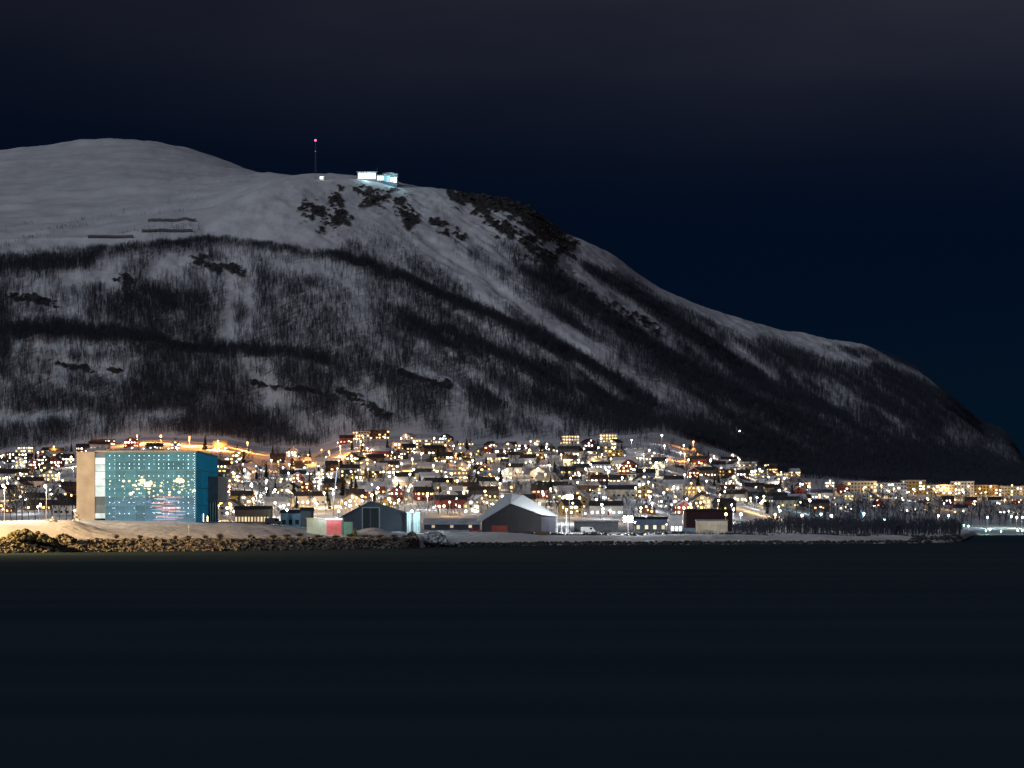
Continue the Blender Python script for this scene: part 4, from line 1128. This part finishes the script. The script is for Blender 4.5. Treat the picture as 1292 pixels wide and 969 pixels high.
def shed(x0, x1, yt, dd, depth, wall, roof, label, nwin=0, wm_=None, rise=1.2, name='shed', cat='shed'):
    g_ = min(ground(x0, dd), ground(x1, dd)); e = empty(name, (BX((x0 + x1) / 2, dd), dd, g_)); bs = e.location
    cattr(e, label, cat)
    X0, X1, Y0, Y1, Z0, Z1 = face_box(x0, x1, yt, dd, depth, g_ - 1)
    wpart(MB().box(X0, X1, Y0, Y1, Z0, Z1 - rise), 'wall', wall, e, bs)
    wpart(MB().add([(X0 - .4, Y0 - .5, Z1 - rise + .02), (X1 + .4, Y0 - .5, Z1 - rise + .02), (X1 + .4, Y1 + .4, Z1 - rise + .02), (X0 - .4, Y1 + .4, Z1 - rise + .02),
                    (X0 - .4, (Y0 + Y1) / 2, Z1), (X1 + .4, (Y0 + Y1) / 2, Z1)], [(3, 2, 1, 0), (0, 1, 5, 4), (2, 3, 4, 5), (1, 2, 5), (3, 0, 4)]), 'roof', roof, e, bs)
    for k in range(nwin):
        xx = lerp(X0, X1, (k + .5) / nwin); hw_ = min(.65, (X1 - X0) / nwin * .28)
        wpart(MB().box(xx - hw_, xx + hw_, Y0 - .06, Y0 - .003, g_ + 1.0, min(g_ + 2.6, Z1 - rise - .2)), 'window', wm_, e, bs)
    return e
W_DIM = emit('shed_window_light', (1, .72, .38), .9, .6)
shed(296, 340, 638, 800, 10, M['brown'], M['roof_dark'], 'long low brown building with a row of lit windows right of the glass building', 11, W_DIM)
shed(354, 379, 643, 812, 9, M['blue'], M['roof_dark'], 'grey blue shed under the small cyan lamp', 3, M['glass_dark'])
shed(379, 393, 640, 806, 9, M['dark'], M['roof_dark'], 'tall black shed left of the leaning mast', 0)
shed(535, 605, 654, 985, 14, M['hall'], M['roof_snow'], 'low wide shed with snowy roof between the halls', 3, W_DIM, 2.6)
shed(866, 924, 642, 1010, 14, mat('dark_red_cladding', (.045, .018, .022), .8, .2, .3), M['roof_dark'], 'long dark red warehouse behind the beige shed', 0, None, 1.0, 'warehouse', 'warehouse')
shed(880, 918, 655.5, 915, 9, M['cream'], M['roof_snow'], 'long beige shed standing above the right beach', 0, None, .5)
e_ = shed(846, 861, 648, 920, 5, M['white'], M['white'], 'small white kiosk glowing brightly left of the beige shed', 3, emit('kiosk_window', (.95, .97, 1), 5), .5, 'kiosk', 'kiosk')
lamp_px(853, 646.5, 5, 'white', 2600, 'white lamp over the glowing kiosk', None, .28, 880, 960)
lamp_px(841, 656, 3, 'amber', 600, 'low amber lamp left of the glowing kiosk', None, .30, 850, 960)
shed(725, 780, 657, 960, 10, M['grey'], M['roof_snow'], 'low grey shed behind the two quay floodlights', 0, None, .6)
shed(800, 842, 652, 985, 10, M['blue'], M['roof_dark'], 'grey blue shed right behind the brightest floodlight', 4, W_DIM, 1.0)

# white wrapped uprights by the pale hall
tarp = mat('white_tarpaulin', (.78, .80, .82), .6, .1, .6)
for k, (x, ytop) in enumerate(((702, 651), (708, 658), (714.5, 650), (718, 657))):
    dd = 892 + 2 * k; g_ = ground(x, dd); h = BZ(ytop, dd) - g_
    e = empty('wrapped_post', (BX(x, dd), dd, g_)); cattr(e, 'white tarpaulin wrapped upright, %s from the pale roofed hall' % ORD[k], 'wrapped post', 'white wrapped uprights beside the pale hall')
    mb = MB(); mb.tube((0, 0, -.3), (0, 0, h * .35), .62, .40, 7, False); mb.tube((0, 0, h * .35), (.05, 0, h), .40, .10, 7)
    link('tarpaulin', mb.mesh('tarpaulin', tarp), e); link('tie_band', MB().tube((0, 0, h * .34), (0, 0, h * .37), .44, .43, 7).mesh('tie_band', M['black']), e)

# ------------------------------------------------------------------ boulders of the left bank
bank = empty('rock_embankment', (BX(260, 620), 620, 0)); cattr(bank, 'bank of piled armour stones along the left waterline', 'embankment')
bank['kind'] = 'structure'
stones = [rock_mesh('boulder', 300 + k, M['stone'], .8, .40) for k in range(8)]
rb = random.Random(19); spots_b = []
for k in range(3000):
    x = rb.uniform(-16, 528); dcx = float(spl(COAST, x, 5)); t = rb.random()
    dd = dcx + lerp(-1.2, 9.5, t); spots_b.append((rb.uniform(.40, .80) * (1.35 if rb.random() < .10 else 1), x, dd))
spots_b.sort(reverse=True)
rub = MB()
for k, (s, x, dd) in enumerate(spots_b):
    X = BX(x, dd); zg = ground(x, dd)
    if k < 300:
        o = link('boulder', stones[k % 8], bank, Vector((X, dd, zg + s * .12)) - bank.location, M['stone_mossy'] if (x < 150 and rb.random() < .5) else None)
        o.scale = (s * rb.uniform(.85, 1.3), s * rb.uniform(.8, 1.1), s * rb.uniform(.7, 1.0)); o.rotation_euler = (rb.uniform(-.5, .5), rb.uniform(-.5, .5), rb.uniform(0, 6.28))
    else:
        rub.ball((X, dd, zg + s * .1), s * .9, 6, 4, .8, .38, rb)
o = wpart(rub, 'loose_rubble', M['stone'], bank, bank.location); o['kind'] = 'stuff'
# dark stones along the beach to the right
rub = MB(); rb = random.Random(23)
for k in range(1500):
    x = rb.uniform(535, 1214); dcx = float(spl(COAST, x, 5)); dd = dcx + rb.uniform(-1.5, 4.5 if x < 1150 else 30)
    s = rb.uniform(.25, .75) * (1.7 if (x > 1130 and rb.random() < .3) else 1)
    rub.ball((BX(x, dd), dd, ground(x, dd) + s * .1), s, 6, 4, .8, .3, rb)
for k in range(900):
    x = rb.uniform(640, 1210); dd = float(spl(COAST, x, 5)) + rb.uniform(40, 62)
    s = rb.uniform(.2, .6) * (1.4 if fbm(np.array([x / 20.0]), np.array([0.3]), 7, 2)[0] > .1 else .7)
    rub.ball((BX(x, dd), dd, ground(x, dd) + s * .2), s, 6, 4, .9, .3, rb)
o = rub.build('shore_rubble', mat('dark_wet_stone', (.055, .055, .055), .9, .4, 1.0, .4)); cattr(o, 'dark stones scattered along the low right beach', 'rubble', kind='stuff')

def lump(name, x, ybase, dd, w, h, m, label, cat, seed, n_=26, depth=.6, group=None, ps=1.0):
    """irregular heap: many angular pieces, the middle ones higher"""
    r = random.Random(seed); zg = ground(x, dd); e_ = MB()
    for k in range(n_):
        u = r.uniform(-1, 1); v = r.uniform(-1, 1) * depth; hh = (1 - u * u) * (1 - .6 * v * v) * h
        s = r.uniform(.12, .3) * (w + h) * .5 * ps
        e_.ball((u * w / 2 * .85, v * w / 2, hh * r.uniform(.2, .78)), s * .6, 7, 5, .85, .38, r)
    o_ = e_.build(name, m); o_.location = (BX(x, dd), dd, zg); cattr(o_, label, cat, group)
    return o_
lump('rock_mass', 34, 0, 591, 17, 3.9, M['stone_mossy'], 'large mossy rock mass at the left end of the bank', 'rock', 41, 260, .35, None, .42)
lump('rock_mass', 78, 0, 603, 5.5, 2.6, M['stone'], 'grey rock block right of the mossy rock mass', 'rock', 42, 22)
lump('snow_clod', 66, 0, 642, 2.6, 2.4, M['snow'], 'rounded lump of snow on the mound left of the concrete wing', 'snow lump', 43, 14)
lump('snow_clod', 97, 0, 643, 2.0, 3.2, M['snow'], 'tall lump of snow at the foot of the concrete wing', 'snow lump', 44, 14)
pale = mat('pale_rubble', (.55, .58, .60), .85, .25, .5, .4)
lump('rubble_heap', 546, 0, 727, 9.0, 4.2, pale, 'pale grey heap of broken blocks at the water between the halls', 'rubble heap', 45, 46, .4)
lump('rubble_heap', 563, 0, 737, 4.6, 2.4, pale, 'small pale heap at the waterline right of the larger one', 'rubble heap', 46, 18)
lump('rubble_heap', 520, 0, 722, 3.4, 1.9, M['stone'], 'small dark heap of stones left of the pale heap', 'rubble heap', 47, 18)

# shrubs on the bank
twig = mat('dry_twigs', (.075, .058, .038), .95, .35, 1.0)
def shrub(x, dd, w, h, label, seed, m=twig, group=None, n_=190):
    r = random.Random(seed); c = MB(); s_ = MB(); zg = ground(x, dd)
    for k in range(n_):
        a = r.random() * 6.283; f = math.sqrt(r.random()); p0 = Vector((math.cos(a) * f * w * .22, math.sin(a) * f * w * .22, h * r.uniform(0, .45)))
        p1 = Vector((math.cos(a) * f * w * .55, math.sin(a) * f * w * .5, h * r.uniform(.4, 1.0) * (1.05 - .4 * f)))
        sd = Vector((r.uniform(-1, 1), r.uniform(-1, 1), r.uniform(-.3, .3))).normalized() * .05
        c.add([p0 - sd, p0 + sd, p1], [(0, 1, 2)])
    for k in range(5):
        a = k * 1.256; s_.tube((0, 0, -.2), (math.cos(a) * w * .2, math.sin(a) * w * .2, h * .5), .05, .03, 4, False)
    e = empty('shrub', (BX(x, dd), dd, zg)); cattr(e, label, 'shrub', group)
    link('stem', s_.mesh('stem', twig), e); link('crown', c.mesh('crown', m), e)
for k, (x, w, h) in enumerate(((147, 1.9, 1.7), (177, 2.0, 1.7), (197, 1.0, .8), (221, 1.8, 1.3), (238, 2.1, 1.2), (259, 2.0, 1.3), (278, 2.8, 2.0), (316, 2.0, 1.9))):
    dd = float(spl(COAST, x, 5)) + 15
    shrub(x, dd, w, h, 'dry dark shrub on the left bank, %s from the left' % ORD[k], 500 + k, group='shrubs on the left bank')
shrub(448, 693, 1.7, 3.2, 'upright yellow green shrub right of the teal container', 520, mat('yellow_twigs', (.22, .20, .04), .9, .3, 1.0), None, 260)
for k, x in enumerate((345, 362, 378, 402, 424, 442, 462, 480, 497, 512)):
    dd = float(spl(COAST, x, 5)) + 13 + (k % 3) * 3
    shrub(x, dd, 3.2, 1.5, 'low dark scrub below the site cabin and dark hall, %s from the left' % ORD[k], 530 + k, group='low scrub on the bank', n_=240)
# marker post
d = float(pl(COAST, 238)) + 20; e = empty('marker_post', (BX(238, d), d, ground(238, d))); cattr(e, 'thin pale marker post on the snow before the glass building', 'post')
link('post', MB().tube((0, 0, -.4), (0, 0, 3.0), .10, .09, 6).mesh('post', M['white']), e); link('plate', MB().box(-.18, .18, -.14, -.09, 2.3, 2.9).mesh('plate', M['white']), e)
# upturned boat and pallets on the beach
d = 806.0; e = empty('rowing_boat', (BX(665, d), d, ground(665, d))); cattr(e, 'dark upturned rowing boat on the snow below the red container', 'boat')
hull = MB(); vs = []; fs = []
for i in range(9):
    t = i / 8; w_ = .95 * math.sin(math.pi * min(1, .12 + t * .88)) ** .6; x = -2.3 + 4.6 * t
    for j in range(7):
        a = math.pi * j / 6; vs.append((x, math.cos(a) * w_, math.sin(a) * .85 * (.6 + .4 * math.sin(math.pi * t)) + .05))
    if i: fs += [((i - 1) * 7 + j, (i - 1) * 7 + j + 1, i * 7 + j + 1, i * 7 + j) for j in range(6)]
hull.add(vs, fs); link('hull', hull.mesh('hull', M['dark']), e); link('keel', MB().box(-2.0, 2.0, -.05, .05, .82, 1.0).mesh('keel', M['brown']), e)
d = 808.0; e = empty('pallet_stack', (BX(684, d), d, ground(684, d))); cattr(e, 'dark stack of pallets right of the upturned boat', 'pallets')
for k in range(6):
    link('pallet', MB().box(-2.0 + .1 * (k % 2), 1.9, -.6, .6, .24 * k, .24 * k + .16).mesh('pallet', M['brown']), e)

# quay fence and parked vehicles
line = [(x, float(spl(COAST, x, 5)) + 52) for x in np.arange(704, 932, 4.0)]
e = empty('quay_fence', (BX(818, 875), 875, ground(818, 875))); bs = e.location; cattr(e, 'low dark rail fence along the quay edge above the beach', 'fence')
for x, dd in line:
    zg = ground(x, dd); wpart(MB().box(BX(x, dd) - .06, BX(x, dd) + .06, dd - .06, dd + .06, zg - .3, zg + 1.25), 'post', M['black'], e, bs)
for h_ in (.35, .75, 1.15):
    mb = MB()
    for (xa, da), (xb, db) in zip(line[:-1], line[1:]):
        mb.tube((BX(xa, da), da - .1, ground(xa, da) + h_), (BX(xb, db), db - .1, ground(xb, db) + h_), .05, .05, 4, False)
    wpart(mb, 'rail', M['black'], e, bs)
tyre = MB().tube((0, -.13, 0), (0, .13, 0), .36, .36, 12).mesh('tyre', M['black']); rim = MB().tube((0, -.15, 0), (0, .15, 0), .20, .20, 10).mesh('rim', M['metal'])
def vehicle(x, dd, van, paint, rz, label):
    L_, Hh = (5.4, 2.2) if van else (4.4, 1.45); h0 = .35
    e = empty('parked_van' if van else 'parked_car', (BX(x, dd), dd, ground(x, dd)), rz); cattr(e, label, 'van' if van else 'car')
    if van: out = [(-L_/2, h0), (L_/2, h0), (L_/2, 1.0), (L_/2 - .5, 1.15), (L_/2 - 1.2, Hh), (-L_/2 + .1, Hh + .02), (-L_/2, 1.8)]
    else: out = [(-L_/2, h0), (L_/2, h0), (L_/2, .75), (L_/2 - 1.1, .9), (L_/2 - 1.8, Hh), (-L_/2 + 1.0, Hh + .02), (-L_/2 + .2, .95), (-L_/2, .9)]
    bd = link('body', MB().prism(out, -.9, .9).mesh('body', paint), e)
    if van: wx = [(L_/2 - 2.2, L_/2 - 1.3, 1.25, 1.95)]
    else: wx = [(-1.2, -.15, .95, 1.33), (-.05, .55, .95, 1.33)]
    for a, b_, c, d_ in wx: link('side_window', MB().box(a, b_, -.93, -.905, c, d_).mesh('side_window', M['glass_dark']), bd)
    link('headlight', MB().box(L_/2 - .02, L_/2 + .04, -.75, -.45, .65, .82).mesh('headlight', M['metal']), bd); link('headlight', MB().box(L_/2 - .02, L_/2 + .04, .45, .75, .65, .82).mesh('headlight', M['metal']), bd)
    for sx_ in (-1, 1):
        for sy_ in (-.8, .8):
            w_ = link('wheel', tyre, e, (sx_ * L_ * .32, sy_, .36)); link('rim', rim, w_)
vehicle(742, 905, True, M['white'], .2, 'white van parked left of the brightest floodlight')
vehicle(764, 900, False, M['dark'], 3.0, 'dark car parked between the van and the brightest floodlight')
vehicle(818, 900, False, M['grey'], .1, 'grey car parked right of the brightest floodlight')
vehicle(868, 903, True, M['blue'], 3.3, 'blue van parked between the kiosk and the beige shed')
vehicle(600, 884, False, M['red'], .3, 'red car parked left of the pale roofed hall')
vehicle(345, 742, True, M['white'], .1, 'white van parked left of the site cabin')

# ------------------------------------------------------------------ trees in and before the town
def tree_thing(X, Y, zg, tm, cm, h, label, group, name, rz):
    e = empty(name, (X, Y, zg), rz); cattr(e, label, 'tree', group)
    for nm, me in (('trunk', tm), ('crown', cm)):
        o = link(nm, me, e); o.scale = (h, h, h)
bt = []
for k in range(6):
    t, c = bare_tree(700 + k, 1.0, .27, 22, 9, .013); bt.append((t.mesh('trunk', bark), c.mesh('crown', bark)))
def spruce(seed):
    r = random.Random(seed); t = MB().tube((0, 0, -.05), (0, 0, .95), .02, .004, 5); c = MB()
    for i in range(26):
        f = i / 25.0; z = .10 + .88 * f; R = .21 * (1 - f) + .01
        for k in range(9):
            a = r.random() * 6.283; L = R * r.uniform(.7, 1.15); sd = Vector((-math.sin(a), math.cos(a), 0)) * (.035 + .05 * (1 - f)) * .7
            p0 = Vector((0, 0, z + .03)); p1 = Vector((math.cos(a) * L, math.sin(a) * L, z - .05))
            c.add([p0, p1 - sd, p1 + sd + Vector((0, 0, .01))], [(0, 1, 2)])
    return t.mesh('trunk', bark), c.mesh('crown', needle)
sp = [spruce(800 + k) for k in range(3)]
d = d_at(259, 569, 0, lo=1000, hi=2000); tree_thing(BX(259, d), d, ground(259, d), *sp[0], 12, 'dark pointed spruce at the right corner above the glass building', None, 'spruce_tree', 0)
rt = random.Random(31); tcnt = {}; trees_ = []
for k in range(520):
    x = rt.uniform(-5, 1015); j = rt.uniform(.3, NROW - .6); y = street_y(x, j)
    if (90 < x < 274 and y > 572) or (612 < x < 690 and y > 643): continue
    dd = d_at(x, y, 0, lo=980, hi=2300); X = BX(x, dd)
    if any((X - a) ** 2 + (dd - b_) ** 2 < 7.5 ** 2 for a, b_ in taken): continue
    trees_.append((x, y, dd, X))
trees_.sort()
for x, y, dd, X in trees_:
    j = int(np.clip(round((NROW - 1) * ((y - street_y(x, 0)) / (street_y(x, NROW - 1) - street_y(x, 0)))), 0, NROW - 1))
    zn = zone(x); con = rt.random() < .25
    tm, cm = rt.choice(sp if con else bt)
    q = tcnt.get((j, zn, con), 0); tcnt[(j, zn, con)] = q + 1
    lab = '%s, %s from left, %s %s' % ('dark spruce' if con else 'bare garden tree', ORD[q], STREET.get(j, ORD[j] + ' street down'), zn)
    tree_thing(X, dd, ground(x, dd), tm, cm, rt.uniform(6, 11), lab, ('spruces ' if con else 'garden trees ') + zn, 'spruce_tree' if con else 'bare_tree', rt.uniform(0, 6))
# lamp lit trees at the left edge
for k, x in enumerate((14, 21, 28, 36, 45, 66, 75, 84, 92)):
    dd = 706 + 5 * (k % 3) + (30 if x > 60 else 0); tree_thing(BX(x, dd), dd, ground(x, dd), *bt[k % 6], 9 + (k % 3), 'slender bare tree behind the snow mound, %s from the left edge' % ORD[k], 'bare trees left of the concrete wing', 'bare_tree', k)
# bare trees along the right shore
for k in range(36):
    x = 1064 + k * 6.4 + rt.uniform(-2, 2); y = rt.uniform(650, 667); dd = d_at(x, y, 0, lo=1250 if x < 1215 else 1470, hi=1800)
    tree_thing(BX(x, dd), dd, ground(x, dd), *rt.choice(bt), rt.uniform(10, 17), 'tall bare shore tree, %s from left of those before the %s apartment block' % (ORD[k % 5], ORD[k // 5]), 'tall bare trees along the right shore', 'bare_tree', rt.uniform(0, 6))
# dark shrub belt behind the spit
sb = MB(); rs = random.Random(37)
for k in range(900):
    x = rs.uniform(925, 1212); dd = rs.uniform(float(spl(COAST, x, 5)) + 70, 1320 if x > 980 else 1080)
    t, c = bare_tree(3000 + k, 1, .42, 9, 4, .03); h = rs.uniform(3.0, 6.5) * (.6 + .4 * min(1, (x - 925) / 60)); X, zg = BX(x, dd), ground(x, dd)
    t.add(c.v, c.f); sb.add([(v[0] * h + X, v[1] * h + dd, v[2] * h + zg) for v in t.v], t.f)
for k in range(900):
    x = rs.uniform(1015, 1300); y = rs.uniform(612, 664); dd = d_at(x, y, 0, lo=1320 if x < 1215 else 1480, hi=2500); X = BX(x, dd)
    if any((X - a) ** 2 + (dd - b_) ** 2 < 8 ** 2 for a, b_ in taken): continue
    t, c = bare_tree(5000 + k, 1, .40, 8, 4, .032); h = rs.uniform(2.5, 6.0); zg = ground(x, dd)
    t.add(c.v, c.f); sb.add([(v[0] * h + X, v[1] * h + dd, v[2] * h + zg) for v in t.v], t.f)
hb = MB()
for k in range(2600):
    x = rs.uniform(-10, 1015); y = street_y(x, rs.uniform(-.2, NROW - .3)); dd = d_at(x, y, 0, lo=985, hi=2350); X = BX(x, dd)
    if any((X - a) ** 2 + (dd - b_) ** 2 < 7.5 ** 2 for a, b_ in taken) or on_road(x, y): continue
    t, c = bare_tree(7000 + k % 40, 1, .45, 8, 4, .034); h = rs.uniform(1.8, 4.2); zg = ground(x, dd); ca, sa = math.cos(k), math.sin(k)
    t.add(c.v, c.f); hb.add([((v[0] * ca - v[1] * sa) * h + X, (v[0] * sa + v[1] * ca) * h + dd, v[2] * h + zg) for v in t.v], t.f)
o = hb.build('garden_hedges', bark); cattr(o, 'dark leafless hedges and bushes between the houses of the town', 'hedges', kind='stuff')
o = sb.build('shrub_belt', bark); cattr(o, 'dark thicket of bare shrubs behind the right end of the spit', 'shrubs', kind='stuff')

# ------------------------------------------------------------------ summit: cable car station, mast, hut, snow fences
G_ST = emit('station_window', (.72, .95, 1.0), 3.2, .35); G_ST2 = emit('station_window_teal', (.30, .75, .85), .75, .4)
d = 2714.0
e = empty('summit_station', (BX(474, d), d, ground(474, d))); bs = e.location
cattr(e, 'brightly lit cable car station on the mountain rim', 'cable car station')
def sz(y): return BZ(y, d)
gl = ground(462, d) - 6
wpart(MB().box(BX(451, d), BX(475, d), d, d + 14, gl, sz(217.5)), 'restaurant_hall', M['grey'], e, bs)
wpart(MB().box(BX(450, d), BX(476, d), d - 1.5, d + 15, sz(217.4), sz(216.6)), 'restaurant_roof', M['roof_snow'], e, bs)
for k in range(6):
    wpart(MB().box(BX(452 + 3.7 * k, d), BX(455.2 + 3.7 * k, d), d - .2, d - .05, sz(225.5), sz(218.2)), 'window', G_ST, e, bs)
wpart(MB().box(BX(475.2, d), BX(485, d), d - 1, d + 10, gl, sz(220.5)), 'link_corridor', M['grey'], e, bs)
for k in range(3):
    wpart(MB().box(BX(476 + 3 * k, d), BX(478.4 + 3 * k, d), d - 1.2, d - 1.05, sz(227.5), sz(222)), 'window', G_ST, e, bs)
wpart(MB().box(BX(484, d), BX(501.5, d), d - 3, d + 16, gl - 6, sz(221)), 'cable_terminal', M['blue'], e, bs)
wpart(MB().prism([(BX(483, d), sz(220.9)), (BX(502.5, d), sz(220.9)), (BX(502.5, d), sz(219.5)), (BX(492, d), sz(218)), (BX(483, d), sz(219))], d - 4, d + 17), 'terminal_roof', M['metal'], e, bs)
for (xa, xb, ya, yb2, m_) in ((484.5, 487, 222, 229, G_ST2), (487.5, 492.5, 222, 230, G_ST2), (493, 496, 224.5, 230, G_ST), (497, 500.5, 224, 231, G_ST), (485, 488, 219, 221, G_ST)):
    wpart(MB().box(BX(xa, d), BX(xb, d), d - 3.3, d - 3.1, sz(yb2), sz(ya)), 'window', m_, e, bs)
wpart(MB().tube((BX(475.5, d), d + 5, sz(223)), (BX(475.5, d), d + 5, sz(211)), .18, .1, 5), 'aerial', M['metal'], e, bs)
for x, pw in ((463, 2500), (497, 4500)):
    lo = bpy.data.objects.new('station_light', light_data('cyan', pw)); COL.objects.link(lo); lo.parent = e; lo.location = Vector((BX(x, d), d - 12, sz(224))) - bs
d = 2690.0; e = empty('lit_hut', (BX(405.5, d), d, ground(405.5, d))); bs = e.location; cattr(e, 'tiny lit hut on the rim at the foot of the radio mast', 'hut')
wpart(MB().box(BX(403, d), BX(409, d), d, d + 5, bs.z - 2, bs.z + 3.2), 'wall', M['grey'], e, bs)
wpart(MB().prism([(BX(402.4, d), bs.z + 3.22), (BX(409.6, d), bs.z + 3.22), (BX(406, d), bs.z + 5)], d - .6, d + 5.4), 'roof', M['roof_snow'], e, bs)
wpart(MB().ball((BX(405.4, d), d - 1.2, bs.z + 2.4), 1.0, 8, 6), 'wall_lamp', emit('hut_lamp', (.9, 1, 1), 9), e, bs)
lo = bpy.data.objects.new('hut_light', light_data('white', 1500)); COL.objects.link(lo); lo.parent = e; lo.location = (0, -5, 3)
d = 2710.0; zg = ground(398, d); H = BZ(178, d) - zg
e = empty('radio_mast', (BX(398, d), d, zg)); cattr(e, 'tall lattice radio mast with a red warning light', 'radio mast')
lat = MB()
for k in range(3):
    a = k * 2.094; lat.tube((math.cos(a) * .9, math.sin(a) * .9, -2), (math.cos(a) * .35, math.sin(a) * .35, H), .10, .07, 4, False)
ns = 16
for s_ in range(ns):
    for k in range(3):
        a0, a1 = k * 2.094, (k + 1) * 2.094; f0, f1 = s_ / ns, (s_ + 1) / ns; r0, r1 = lerp(.9, .35, f0), lerp(.9, .35, f1)
        lat.tube((math.cos(a0) * r0, math.sin(a0) * r0, H * f0), (math.cos(a1) * r1, math.sin(a1) * r1, H * f1), .045, .045, 3, False)
link('lattice_tower', lat.mesh('lattice_tower', M['metal']), e)
link('warning_light', MB().ball((0, 0, H + .9), 1.15, 10, 8).mesh('warning_light', emit('red_warning_light', (1.0, .04, .10), 9), True), e)
link('side_lamp', MB().ball((0, -.8, BZ(191, d) - zg), .55, 8, 6).mesh('side_lamp', emit('grey_side_lamp', (.6, .8, .8), .35), True), e)
for k, (xa, xb, y, lab) in enumerate(((111, 168, 299, 'lowest and leftmost of the three long snow fences'), (179, 243, 291.5, 'middle one of the three long snow fences on the plateau'), (188, 247, 278, 'highest of the three long snow fences on the plateau'))):
    n_ = 14; line = []
    for q in range(n_ + 1):
        x = lerp(xa, xb, q / n_); dd = d_at(x, y, 1.5, lo=2350, hi=3400); line.append([BX(x, dd), dd])
    ys_ = np.convolve(np.pad([p_[1] for p_ in line], 3, 'edge'), np.ones(7) / 7, 'valid')
    line = [(a[0], float(b_), groundXY(a[0], float(b_))) for a, b_ in zip(line, ys_)]
    bs = Vector(line[n_ // 2]); e = empty('snow_fence', bs); cattr(e, lab, 'snow fence', 'snow fences on the plateau')
    for X, Y, zg in line:
        wpart(MB().box(X - .15, X + .15, Y + .02, Y + .22, zg - .5, zg + 3.6), 'post', M['dark'], e, bs)
    for q in range(5):
        mb = MB(); h0 = .3 + q * .66
        for (X0, Y0, z0), (X1, Y1, z1) in zip(line[:-1], line[1:]):
            mb.add([(X0, Y0 - .04, z0 + h0), (X1, Y1 - .04, z1 + h0), (X1, Y1 - .04, z1 + h0 + .56), (X0, Y0 - .04, z0 + h0 + .56), (X0, Y0, z0 + h0), (X1, Y1, z1 + h0), (X1, Y1, z1 + h0 + .56), (X0, Y0, z0 + h0 + .56)],
                   [(0, 1, 2, 3), (7, 6, 5, 4), (3, 2, 6, 7), (1, 0, 4, 5)])
        wpart(mb, 'board', M['dark'], e, bs)

# ------------------------------------------------------------------ rocks of the crags
rstone = mat('mountain_rock', (.05, .048, .05), .9, .5, .3, .5)
rc = random.Random(61)
crag_me = [rock_mesh('rock', 400 + k, rstone, .8, .38) for k in range(6)]
for lab, pts, hw, cov in CRAGS:
    L_ = [math.hypot(b_[0] - a[0], b_[1] - a[1]) for a, b_ in zip(pts[:-1], pts[1:])]
    n_ = int(sum(L_) * hw * cov / 14) + 8; e = None
    for k in range(n_):
        s_ = rc.choices(range(len(L_)), L_)[0]; t = rc.random()
        x = lerp(pts[s_][0], pts[s_ + 1][0], t) + rc.gauss(0, hw * .45); y = lerp(pts[s_][1], pts[s_ + 1][1], t) + rc.gauss(0, hw * .45)
        y = max(y, float(pl(CREST_Y, x)) + 2)
        dd = d_at(x, y, 0, lo=float(pl(TOP_D, x)) + 5, hi=float(pl(CREST_D, x)) + 40)
        w3 = Vector((BX(x, dd), dd, ground(x, dd)))
        if e is None:
            e = empty('rock_outcrop', w3); cattr(e, lab, 'rock outcrop', 'rock outcrops on the mountain')
        o = link('rock', crag_me[k % 6], e, w3 - e.location); r_ = rc.uniform(1.0, 2.9)
        o.scale = (r_ * rc.uniform(.8, 1.4), r_, r_ * rc.uniform(.7, 1.1)); o.rotation_euler = (rc.uniform(-.4, .4), rc.uniform(-.4, .4), rc.uniform(0, 6.28))
